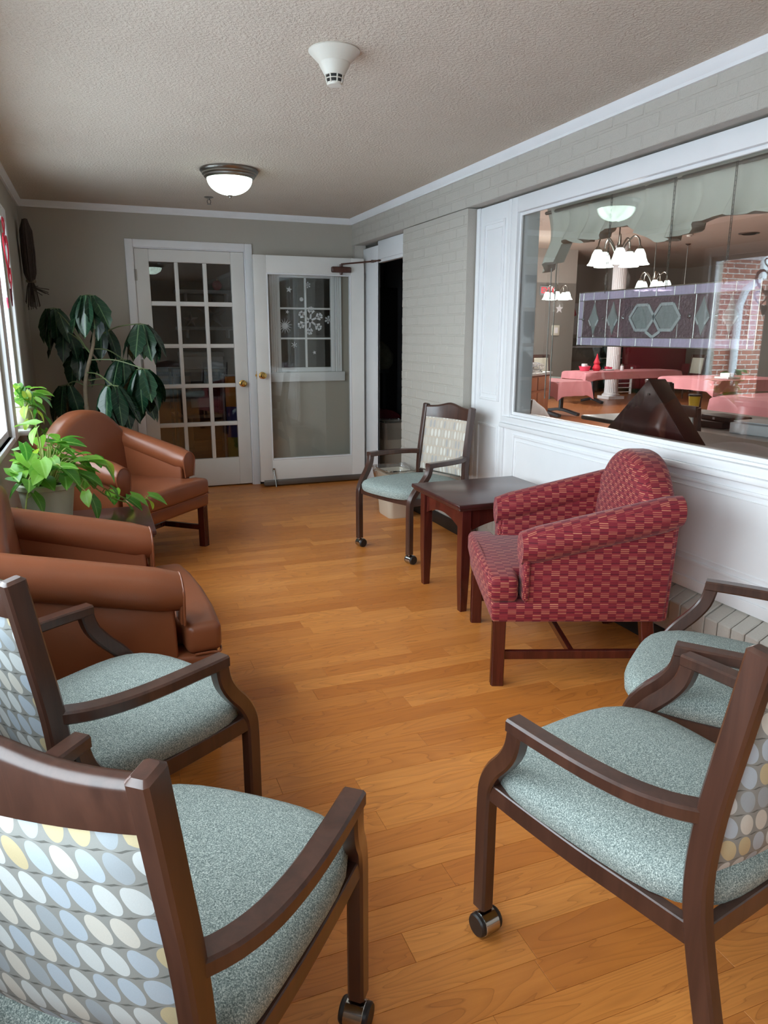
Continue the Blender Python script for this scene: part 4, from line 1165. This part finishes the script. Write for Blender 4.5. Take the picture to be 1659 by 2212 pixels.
for ss in (.115,.245,.755,.885):
    cy = S(ss); w_ = .042
    poly = [(cy,iz0+.012),(cy+w_*.5,zm-.03),(cy+w_,zm),(cy+w_*.5,zm+.03),(cy,iz1-.012),(cy-w_*.5,zm+.03),(cy-w_,zm),(cy-w_*.5,zm-.03)]
    piece('clear_diamond', poly, M['clear_art'], -.004, .004)
    bar((cy-w_*.95,zm-.004),(cy-w_*.45,zm-.034), .010); bar((cy+w_*.95,zm-.004),(cy+w_*.45,zm-.034), .010)
    for k in range(8): came(poly[k], poly[(k+1)%8], .0022)
for ss in (.04,.18,.31,.69,.82,.955):
    obj('glass_jewel', MB().lathe([(.001,-.010),(.010,-.006),(.0135,0),(.010,.006),(.001,.010)], (0,S(ss),zm), 14, 'x'), M['bevel_glass'], SG, smooth=60)
obj('lead_came', lead, M['nickel'], SG)
def chain(y, ztop, zbot):
    m = MB(); z = ztop; k = 0
    while z > zbot:
        if k % 2 == 0: m.tube([(0,y-.004,z),(0,y-.004,z-.022),(0,y+.004,z-.022),(0,y+.004,z),(0,y-.004,z)], .0016, 5)
        else: m.tube([(-.004,y,z),(-.004,y,z-.022),(.004,y,z-.022),(.004,y,z),(-.004,y,z)], .0016, 5)
        z -= .018; k += 1
    obj('chain', m, M['steel'], SG)
chain(S(.18), 2.04, z1); chain(S(.84), 2.04, z1); chain(S(.55), 2.04, z1)

# ---------------------------------------------------------------- window table, display case and the things on it
def lam_table(label, x0, x1, y0, y1, h, base=True):
    t = thing('laminate_table', label, 'table', ((x0+x1)/2,(y0+y1)/2,0)); a, b = (x1-x0)/2,(y1-y0)/2
    obj('table_top', MB().box(-a,a,-b,b,h-.035,h), M['laminate'], t, bevel=.005)
    obj('edge_band', MB().box(-a-.003,a+.003,-b-.003,b+.003,h-.030,h-.006), M['steel'], t, bevel=.002)
    for s in (-1,1):
        obj('leg', MB().tube([(s*a*.82,-b*.75,0),(s*a*.82,-b*.75,h-.03)], .022, 10), M['table_metal'], t)
        obj('leg', MB().tube([(s*a*.82,b*.75,0),(s*a*.82,b*.75,h-.03)], .022, 10), M['table_metal'], t)
    return t
TBL = .845
lam_table('grey laminate table pushed up against the interior window', 2.49, 3.08, .5, 3.33, TBL)
lam_table('grey laminate table with metal edge holding the binders', 3.52, 4.75, 2.2, 4.80, .75)
fc = thing('display_case', 'dark mahogany triangular flag display case standing on the window table', 'display case', (2.60, 3.01, TBL))
L_, Hc = .315, .30
tri = [(-L_,0),(L_,0),(0,Hc)]
obj('case_body', MB().prism(tri, 'x', 0, .105), M['case_wood'], fc, bevel=.004)
obj('back_board', MB().prism([(y*.985, .003+z*.985) for y,z in tri], 'x', -.004, .001), M['case_wood'], fc, bevel=.002)
obj('hanger', MB().cbox((-.006,-.012,.225),(.004,.014,.008)), M['nickel'], fc)
b1 = thing('book', 'thick black book lying under another on the grey table', 'book', (3.92, 3.88, .75), R(10), 'black books on the grey table')
obj('cover', MB().box(-.10,.10,-.15,.15,0,.045), M['bookblack'], b1, bevel=.006); obj('page_block', MB().box(-.095,.104,-.146,.146,.006,.039), M['paper'], b1)
b2 = thing('book', 'black book with pale mark stacked on top of another', 'book', (3.96, 3.80, .795), R(-6), 'black books on the grey table')
obj('cover', MB().box(-.09,.09,-.14,.14,0,.035), M['bookblack'], b2, bevel=.006); obj('page_block', MB().box(-.086,.093,-.136,.136,.005,.030), M['paper'], b2)
obj('spine_mark', MB().box(-.0915,-.09,.0,.02,.01,.025), M['paper'], b2)
b3 = thing('binder', 'white binder stuffed with papers on the grey table', 'binder', (3.92, 3.42, .75), R(8))
obj('cover', MB().box(-.14,.14,-.17,.17,0,.008).box(-.14,.14,-.17,.17,.062,.068).box(-.14,-.132,-.17,.17,0,.068), M['paper'], b3, bevel=.003)
obj('sheets', MB().box(-.13,.135,-.165,.165,.010,.060), M['paper'], b3)
obj('loose_sheet', MB().box(-.10,.15,-.14,.12,.070,.074).box(-.12,.12,-.10,.16,.075,.079), M['paper'], b3)
cp = thing('cup', 'yellow tumbler with a black lid behind the display case', 'cup', (4.50, 4.66, .75), group=None)
obj('cup_body', MB().lathe([(.001,0),(.034,0),(.046,.13),(.001,.13)], n=24), M['gold'], cp); obj('lid', MB().lathe([(.001,.128),(.048,.128),(.048,.143),(.001,.146)], n=24), M['black'], cp)
vs = thing('flower_vase', 'red rose in a magenta vase on the window table', 'flower', (2.66, 2.19, TBL))
obj('vase', MB().lathe([(.001,0),(.03,0),(.042,.03),(.035,.07),(.02,.09),(.026,.10),(.001,.10)], n=20), M['magenta'], vs)
obj('flower_stem', MB().tube([(0,0,.09),(.0,.01,.15)], .004, 6), M['greenleaf_dark'], vs)
q = random.Random(3)
pt = mesh(MB().grid(lambda u,v: ((u-.5)*.05, v*.04, .012*math.sin(u*PI)*v + .012*v*v), 4, 4), M['rose'], smooth=80)
for k in range(14):
    o = obj('petal', pt, None, vs); a = k*2.4; set_leaf(o, (math.cos(a)*.008, .01+math.sin(a)*.008, .15+.012*(k%3)), (math.cos(a), math.sin(a), .3+.5*(k%3)), 0, 1.0-.012*k)

# ---------------------------------------------------------------- dining tables with pink cloths
def cloth(label, cx, cy, w, d, deg, h=.765, drop=.22, legs=True):
    t = thing('dining_table', 'dark pedestal table under the ' + label.replace(' on the',' of the').replace('draped on','of').replace('white column and ',''), 'table', (cx,cy,0), R(deg))
    obj('table_top', MB().box(-w/2+.012,w/2-.012,-d/2+.012,d/2-.012,h-.04,h-.004), M['table_metal'], t)
    for s in (-1,1):
        px = s*w*.3
        obj('pedestal', MB().tube([(px,0,.06),(px,0,h-.04)], .04, 10), M['table_metal'], t)
        obj('foot', MB().sweep(bez([(px,-d*.42,.03),(px,-d*.3,.05),(px,0,.09),(px,d*.3,.05),(px,d*.42,.03)],3), .07, .05, (1,0,0), .3), M['table_metal'], t)
    q = random.Random(int(cx*100)); n = 18
    per = []
    def edge(a, b, n):
        return [(a[0]+(b[0]-a[0])*k/n, a[1]+(b[1]-a[1])*k/n) for k in range(n)]
    A = [(-w/2,-d/2),(w/2,-d/2),(w/2,d/2),(-w/2,d/2)]
    for k in range(4): per += edge(A[k], A[(k+1)%4], n)
    N = len(per); rr = []
    for lv, (z, o_) in enumerate(((h-.003,-.03),(h,-.012),(h-.004,.004),(h-.08,.012),(h-.15,.022),(h-drop,.030))):
        ring = []
        for k,(x,y) in enumerate(per):
            g = 1 + o_/max(w,d)*2; wv = (.016*math.sin(k*1.15)+.012*math.sin(k*.53+1))*(lv/5)**1.3
            ed = (k % n)/n; cor = max(0, 1-min(ed,1-ed)*9)
            nx, ny = (x/(w/2), y/(d/2)); ln = math.hypot(nx,ny)
            ex = o_ + wv + cor*.03*(lv/5)
            ring.append((x + nx/ln*ex*1.2, y + ny/ln*ex*1.2, z - cor*.07*(lv/5)))
        rr.append(ring)
    o = obj('tablecloth', MB().rings(rr), M['pink'], None, (cx,cy,0), R(deg), label, 'tablecloth', 'pink tablecloths', smooth=60)
    return t
cloth('pink cloth on the long table holding the red napkin cone', 10.10, 12.50, 2.5, .72, 4, .64, .14)
cloth('pink cloth draped on the table next to the oak cabinet', 7.30, 10.82, .72, 1.0, 10, .60, .24)
cloth('pink cloth on the table between the white column and display case', 9.3, 9.05, 1.5, 1.25, -3, .70, .17)
cloth('pink cloth on the table just past the binders', 6.55, 5.25, 1.5, 1.15, 8)
# things on them
t = thing('napkin_cone', 'red pointed napkin standing in a red vase', 'decoration', (9.45, 12.5, .641))
obj('vase', MB().lathe([(.001,0),(.06,0),(.085,.05),(.06,.11),(.035,.14),(.001,.14)], n=20), M['red'], t); obj('napkin', MB().lathe([(.05,.12),(.065,.16),(.03,.25),(.004,.34)], n=10), M['red'], t)
t = thing('gift_basket', 'small pink basket with white wrapped treats', 'basket', (9.2, 12.55, .641))
obj('basket', MB().lathe([(.001,0),(.09,0),(.12,.09),(.11,.09),(.08,.01),(.001,.01)], n=16), M['pink_heart'], t); obj('treats', MB().box(-.05,.03,-.05,.05,.02,.14).box(0,.07,-.03,.04,.02,.11), M['paper'], t, bevel=.01)
t = thing('condiment_caddy', 'white caddy of sugar packets beside the shaker', 'caddy', (9.75, 12.5, .641))
obj('tray', MB().box(-.10,.10,-.06,.06,0,.03), M['paper'], t, bevel=.006); obj('packets', MB().box(-.08,-.02,-.04,.04,.02,.08).box(.0,.06,-.04,.04,.02,.07), M['pink_heart'], t, bevel=.006)
t = thing('shaker', 'glass shaker with metal lid on the pink cloth', 'shaker', (10.0, 12.4, .641))
obj('jar', MB().lathe([(.001,0),(.035,0),(.038,.01),(.033,.10),(.001,.10)], n=16), M['paper'], t); obj('lid', MB().lathe([(.035,.098),(.035,.115),(.02,.13),(.001,.13)], n=16), M['nickel'], t)
t = thing('condiment_caddy', 'white caddy of jam tubs on the cloth behind the display case', 'caddy', (9.05, 8.75, .701))
obj('tray', MB().box(-.12,.12,-.14,.14,0,.03), M['paper'], t, bevel=.006); obj('tubs', MB().box(-.08,.02,-.12,.0,.02,.09).box(-.03,.08,.0,.12,.02,.08), M['paper'], t, bevel=.01)

# ---------------------------------------------------------------- far furniture
def dchair(label, x, y, deg, mat):
    t = thing('dining_chair', label, 'chair', (x,y,0), R(deg-90), 'dining room chairs')
    for s in (-1,1):
        obj('front_leg', MB().sweep([(s*.23,0,0),(s*.23,0,.44)], .032,.032,(1,0,0)), M['chair_wood'], t)
        obj('back_post', MB().sweep([(s*.21,-.52,0),(s*.21,-.46,.44),(s*.21,-.52,.92)], .034,.036,(1,0,0)), M['chair_wood'], t)
    obj('seat', MB().box(-.25,.25,-.47,.02,.42,.47), M['blue'], t, bevel=.02, seg=3)
    obj('backrest', MB().hexa([(-.19,-.49,.52),(.19,-.49,.52),(.19,-.46,.52),(-.19,-.46,.52)],[(-.19,-.535,.86),(.19,-.535,.86),(.19,-.505,.86),(-.19,-.505,.86)]), mat, t, bevel=.008)
    obj('crest_rail', MB().hexa([(-.22,-.535,.86),(.22,-.535,.86),(.22,-.505,.86),(-.22,-.505,.86)],[(-.22,-.545,.93),(.22,-.545,.93),(.22,-.515,.93),(-.22,-.515,.93)]), M['chair_wood'], t, bevel=.006)
    return t
dchair('dining chair with ivory back at the end of the long pink table', 9.05, 13.35, -85, M['ivory_fabric'])
dchair('dining chair with ivory back past the long table near the column', 11.9, 12.9, 175, M['ivory_fabric'])
dchair('dark dining chair between the display case and yellow tumbler', 3.97, 3.79, 3, M['oval_tan'])
dchair('dining chair tucked at the pink table past the binders', 5.55, 5.6, -10, M['ivory_fabric'])
t = thing('column', 'white fluted column standing in the dining room', 'column', (10.40, 13.2, 0))
obj('base', MB().box(-.20,.20,-.20,.20,0,.06).lathe([(.19,.06),(.19,.09),(.15,.12),(.15,.14)], n=24), M['white'], t, smooth=30)
fl = []
for k in range(48):
    a = 2*PI*k/48; r = .135 + (.008 if k%2 else 0); fl.append((r*math.cos(a), r*math.sin(a)))
obj('shaft', MB().prism(fl, 'z', .13, DZC), M['white'], t, smooth=0)
cb = thing('oak_cabinet', 'oak cabinet with grey counter beside the pink table', 'cabinet', (6.31, 10.23, 0), R(36))
obj('body', MB().box(-.5,.5,-.275,.275,0,.73), M['cab_wood'], cb, bevel=.006)
for k in (0,1):
    dr = obj('drawer', MB().box(-.50+k*.48,-.06+k*.48,-.293,-.273,.50,.70), M['cab_wood'], cb, bevel=.005)
    do = obj('door', MB().box(-.50+k*.48,-.06+k*.48,-.293,-.273,.05,.46), M['cab_wood'], cb, bevel=.005)
obj('counter', MB().box(-.53,.53,-.31,.30,.73,.77), M['laminate'], cb, bevel=.006)
t = thing('plastic_wrap', 'heap of clear plastic wrap and cords on the oak cabinet', 'plastic', (6.45, 10.25, .771))
q = random.Random(8); m = MB()
for k in range(14):
    pts = [(q.uniform(-.22,.22), q.uniform(-.15,.15), q.uniform(.0,.16)) for _ in range(5)]; pts = [(x,y,max(.012,z)) for x,y,z in pts]
    m.tube(bez(pts,4), .006, 5)
obj('cords', m, M['paper'], t)
obj('wrap', MB().lathe([(.001,.13),(.08,.12),(.17,.06),(.22,.0),(.001,.0)], n=14), M['clear_bag'], t, smooth=20)
t = thing('trash_bag', 'white plastic bag by a black bin at the foot of the cabinet', 'bag', (5.85, 9.15, 0))
rr = []
for z, r in ((0,.16),(.08,.22),(.2,.24),(.32,.18),(.40,.06),(.44,.02)):
    rr.append([(r*math.cos(2*PI*k/16)*(1+.12*math.sin(k*2.3+z*9)), r*math.sin(2*PI*k/16)*(1+.12*math.cos(k*1.7+z*7)), z) for k in range(16)])
obj('bag', MB().rings(rr), M['paper'], t, smooth=40)
t = thing('black_bin', 'black waste bin beside the white plastic bag', 'bin', (5.42, 8.85, 0))
obj('bin_body', MB().lathe([(.001,0),(.16,0),(.2,.48),(.19,.48),(.15,.02),(.001,.02)], n=20), M['black'], t)
# wall things
t = thing('exit_sign', 'red illuminated EXIT sign on the dining room wall', 'sign', (9.26, 14.15, 2.27))
obj('sign_box', MB().box(-.17,.17,-.04,.02,-.10,.10), M['dark'], t, bevel=.008)
fd = bpy.data.curves.new('exit_text', 'FONT'); fd.body = 'EXIT'; fd.size = .17; fd.extrude = .003; fd.align_x = 'CENTER'; fd.align_y = 'CENTER'
to = bpy.data.objects.new('tmp_text', fd); C.objects.link(to)
dg = bpy.context.evaluated_depsgraph_get(); tm = bpy.data.meshes.new_from_object(to.evaluated_get(dg)); bpy.data.objects.remove(to)
tm.materials.clear(); tm.materials.append(M['exit'])
lt = bpy.data.objects.new('lettering', tm); C.objects.link(lt); lt.parent = t; lt.location = (0,-.045,0); lt.rotation_euler = (PI/2,0,0)
t = thing('wall_star', 'silver paper star on the dining room wall', 'star', (9.62, 14.18, 1.90)); obj('star', MB().prism(star_poly(.10),'y',-.012,0), M['paper'], t, smooth=0)
t = thing('wall_snowflake', 'faint grey snowflake decoration high on the dining wall', 'snowflake', (9.3, 14.19, 2.85)); obj('flake', flake(MB(), .15, 0, .02), M['nickel'], t, smooth=0)
t = thing('thermostat', 'small white thermostat in a clear box on the wall', 'thermostat', (9.53, 14.16, 1.44)); obj('case', MB().box(-.09,.09,-.04,.02,-.11,.11), M['ivory_fabric'], t, bevel=.01); obj('dial', MB().box(-.04,.04,-.05,-.035,-.06,.06), M['paper'], t)
t = thing('wall_poster', 'red and white poster behind the glass panel', 'poster', (11.75, 16.96, 1.75)); obj('sheet', MB().box(-.45,.45,-.012,.03,-.4,.4), M['paper'], t); obj('red_figure', MB().prism([(-.25,-.35),(.0,-.38),(.1,0),(.3,.1),(.2,.36),(-.15,.36),(-.3,.1)], 'y', -.018,-.010), M['red'], t)
t = thing('dresser', 'grey sideboard against the back of the dining room', 'sideboard', (10.65, 15.0, 0))
obj('body', MB().box(-.55,.55,-.28,.28,.05,1.05), M['steel'], t, bevel=.01); obj('top', MB().box(-.58,.58,-.31,.31,1.05,1.09), M['dark'], t)
for k in (0,1,2): obj('drawer', MB().box(-.48,.48,-.30,-.27,.12+k*.31,.38+k*.31), M['steel'], t, bevel=.006)
t = thing('piano', 'black upright piano at the back of the dining room', 'piano', (12.6, 15.9, 0))
obj('case', MB().box(-.95,.75,-.1,.4,0,1.15), M['bookblack'], t, bevel=.01); obj('keyboard', MB().box(-.85,.65,-.38,-.08,.62,.76), M['bookblack'], t, bevel=.01); obj('keys', MB().box(-.80,.60,-.37,-.16,.76,.775), M['paper'], t)
for s in (-.75,.55): obj('leg', MB().sweep([(s,-.32,0),(s,-.32,.62)], .06,.06,(1,0,0)), M['bookblack'], t)
t = thing('sofa', 'burgundy upholstered sofa back beyond the long pink table', 'sofa', (12.75, 14.4, 0), R(-10))
obj('base', MB().box(-.8,.8,-.4,.4,.1,.45), M['skin_red'], t, bevel=.04, seg=3); obj('backrest', MB().box(-.8,.8,.2,.45,.4,1.15), M['skin_red'], t, bevel=.05, seg=3)
for s in (-1,1): obj('arm', MB().box(s*.8-.1,s*.8+.1,-.4,.42,.1,.66), M['skin_red'], t, bevel=.04, seg=3); obj('foot', MB().box(s*.7-.04,s*.7+.04,-.3,-.22,0,.12), M['bookblack'], t)
t = thing('wire_rack', 'white wire rack on the floor behind the column', 'rack', (11.45, 14.1, 0))
m = MB()
for z in (.05,.15,.25,.35,.45,.55): m.box(-.2,.2,-.02,.02,z-.008,z+.008)
obj('shelf_bars', m, M['white'], t)
for s in (-1,1): obj('upright', MB().box(s*.2-.012,s*.2+.012,-.03,.03,0,.62), M['white'], t)

# ---------------------------------------------------------------- storeroom and closet things
t = thing('wall_shelf', 'upper white wall shelf seen through the French door', 'shelf', (1.30, 9.78, 1.86)); obj('board', MB().box(-.32,.5,-.22,.02,-.02,.02), M['white'], t, bevel=.003); obj('bracket', MB().box(-.2,-.18,-.18,.0,-.12,-.02).box(.3,.32,-.18,.0,-.12,-.02), M['white'], t)
t = thing('wall_shelf', 'lower white wall shelf carrying two dark stars', 'shelf', (1.30, 9.78, 1.42)); obj('board', MB().box(-.32,.5,-.22,.02,-.02,.02), M['white'], t, bevel=.003); obj('bracket', MB().box(-.2,-.18,-.18,.0,-.12,-.02).box(.3,.32,-.18,.0,-.12,-.02), M['white'], t)
def star3d(x, r, label):
    t = thing('metal_star', label, 'star', (x, 9.66, 1.44+r*.81))
    m = MB(); P = star_poly(r,5,.40); b = len(m.v); m.v += [(a,0,c) for a,c in P] + [(0,-r*.25,0),(0,.01,0)]
    for k in range(10): m.f += [(k,(k+1)%10,10),((k+1)%10,k,11)]
    obj('points', m, M['dark'], t, smooth=0)
star3d(1.155, .10, 'small dark barn star on the storeroom shelf'); star3d(1.43, .20, 'large dark barn star on the storeroom shelf')
t = thing('ornament', 'round red ornament on the upper storeroom shelf', 'ornament', (1.50, 9.66, 1.882)); obj('ball', MB().lathe([(.001,0)]+[(.06*math.sin(a),.06-.06*math.cos(a)) for a in [k*PI/10 for k in range(1,10)]]+[(.001,.12)], n=18), M['red'], t, smooth=60); obj('cap', MB().lathe([(.012,.118),(.012,.13),(.001,.13)], n=10), M['brass'], t)
t = thing('banner', 'orange, blue and green cloth banner hanging behind the French door', 'banner', (1.40, 7.70, 0), R(-4))
def bgrid(z0_, z1_): 
    m = MB(); rr = []
    for i in range(15):
        x = -.17+.36*i/14; yy = .012*math.sin(i*1.3)
        rr.append([(x,yy,z0_),(x,yy+.012,z0_),(x,yy+.012,z1_),(x,yy,z1_)])
    return m.rings(rr)
obj('orange_band', bgrid(.62,.93), M['orange_cloth'], t, smooth=40); obj('blue_band', bgrid(.30,.62), M['blue_cloth'], t, smooth=40); obj('green_band', bgrid(.02,.30), M['green_cloth'], t, smooth=40)
def ringo(cx, cz, r):
    return MB().tube([(cx+r*math.cos(a), -.016, cz+r*math.sin(a)) for a in [2*PI*k/24 for k in range(25)]], .004, 5)
for cx, cz, r in ((.08,.86,.06),(.12,.46,.09),(.0,.17,.065),(.12,.17,.065)): obj('printed_ring', ringo(cx,cz,r), M['paper'], t)
obj('hanging_pole', MB().tube([(-.2,.006,.94),(.2,.006,.94)], .01, 8).tube([(-.19,.02,.0),(-.19,.02,.96)], .012, 8).tube([(.20,.02,.0),(.20,.02,.96)], .012, 8), M['dark'], t)
t = thing('storage_cart', 'cluttered grey cart with boxes behind the French door', 'cart', (1.02, 8.55, 0))
obj('frame', MB().box(-.25,.35,-.25,.25,.45,.48).box(-.25,.35,-.25,.25,.95,.98).box(-.25,-.22,-.25,-.22,0,.98).box(.32,.35,-.25,-.22,0,.98).box(-.25,-.22,.22,.25,0,.98).box(.32,.35,.22,.25,0,.98), M['steel'], t)
t = thing('storage_box', 'pale box of papers on the storeroom cart', 'box', (1.10, 8.5, .982)); obj('carton', MB().box(-.22,.22,-.18,.18,0,.16), M['paper'], t, bevel=.004); obj('lid', MB().box(-.23,.23,-.19,.19,.13,.18), M['laminate'], t, bevel=.004)
t = thing('storage_box', 'small dark box on the cart shelf', 'box', (1.05, 8.5, .482)); obj('carton', MB().box(-.2,.2,-.15,.15,0,.26), M['bookblack'], t, bevel=.004); obj('paper_label', MB().box(-.1,.1,-.153,-.149,.08,.18), M['paper'], t)
t = thing('folding_table', 'brown folding tabletop leaning in the storeroom', 'table', (.62, 8.9, 0)); obj('top', MB().box(-.4,.4,-.02,.02,.02,.92), M['cardboard'], t, bevel=.006); obj('rim', MB().box(-.41,.41,-.024,-.016,.88,.93), M['bookblack'], t)
t = thing('floor_carton', 'low white carton on the storeroom floor', 'box', (.93, 7.35, 0)); obj('carton', MB().box(-.14,.14,-.12,.12,0,.13), M['paper'], t, bevel=.004); obj('flap', MB().box(-.14,.14,-.002,.002,.13,.133), M['laminate'], t)
t = thing('storage_cupboard', 'black cupboard inside the dark closet', 'cupboard', (2.96, 8.1, 0)); obj('body', MB().box(-.2,.26,-.2,.28,0,1.86), M['black'], t, bevel=.008); obj('door', MB().box(-.18,.24,-.215,-.2,.05,1.82), M['black'], t, bevel=.004)
t = thing('closet_chair', 'burgundy cushioned chair in the dark closet', 'chair', (2.88, 7.5, 0))
obj('backrest', MB().prism([(-.24,.38)]+[(-.24*math.cos(a), .44+.12*math.sin(a)) for a in [k*PI/10 for k in range(11)]]+[(.24,.38)], 'y', .0,.10), M['skin_red'], t, bevel=.02, smooth=60)
obj('seat', MB().box(-.24,.22,-.28,.05,.28,.38), M['skin_red'], t, bevel=.03, seg=3)
for s in (-.2,.18):
    for yy in (-.24,.04): obj('leg', MB().sweep([(s,yy,0),(s,yy,.3)], .035,.035,(1,0,0)), M['mahogany'], t)
t = thing('closet_bin', 'beige bin with plastic liner just inside the closet doorway', 'bin', (2.70, 6.72, 0))
obj('bin_body', MB().rings([rrect(.12,.12,0),rrect(.15,.15,.52),rrect(.14,.14,.52),rrect(.11,.11,.02)]), M['beige_bin'], t, smooth=50); obj('liner', MB().rings([rrect(.152,.152,.36),rrect(.158,.158,.53),rrect(.14,.14,.535),rrect(.135,.135,.4)], cap=False), M['clear_bag'], t, smooth=30)
t = thing('yellow_sign', 'yellow floor sign edge beside the closet chair', 'sign', (3.10, 7.05, 0)); obj('panel', MB().hexa([(-.06,-.1,0),(.10,-.1,0),(.10,-.09,0),(-.06,-.09,0)],[(-.05,-.02,.34),(.09,-.02,.34),(.09,-.01,.34),(-.05,-.01,.34)]), M['gold'], t, bevel=.003); obj('hinge', MB().box(-.05,.09,-.03,.01,.34,.36), M['gold'], t)
t = thing('bagged_bundle', 'patterned cloth bundle on a dark shelf inside the closet', 'bundle', (2.92, 7.74, .98))
rr = []
for z, r in ((0,.12),(.06,.17),(.16,.17),(.25,.12),(.30,.05)):
    rr.append([(r*math.cos(2*PI*k/14)*(1+.1*math.sin(k*2.1+z*9)), r*.8*math.sin(2*PI*k/14), z) for k in range(14)])
obj('cloth', MB().rings(rr), plain('olive_print', (120,118,96), .9, nscale=20, namt=.5), t, smooth=50)
obj('tie', MB().lathe([(.05,.27),(.06,.28),(.05,.29)], n=12), M['dark'], t)
t = thing('closet_shelf', 'dark shelf board carrying the cloth bundle', 'shelf', (2.92, 7.84, 0)); obj('board', MB().box(-.4,.10,-.2,.02,.94,.978), M['black'], t); obj('support', MB().box(-.4,-.36,-.2,.02,0,.94).box(.02,.06,-.2,.02,0,.94), M['black'], t)
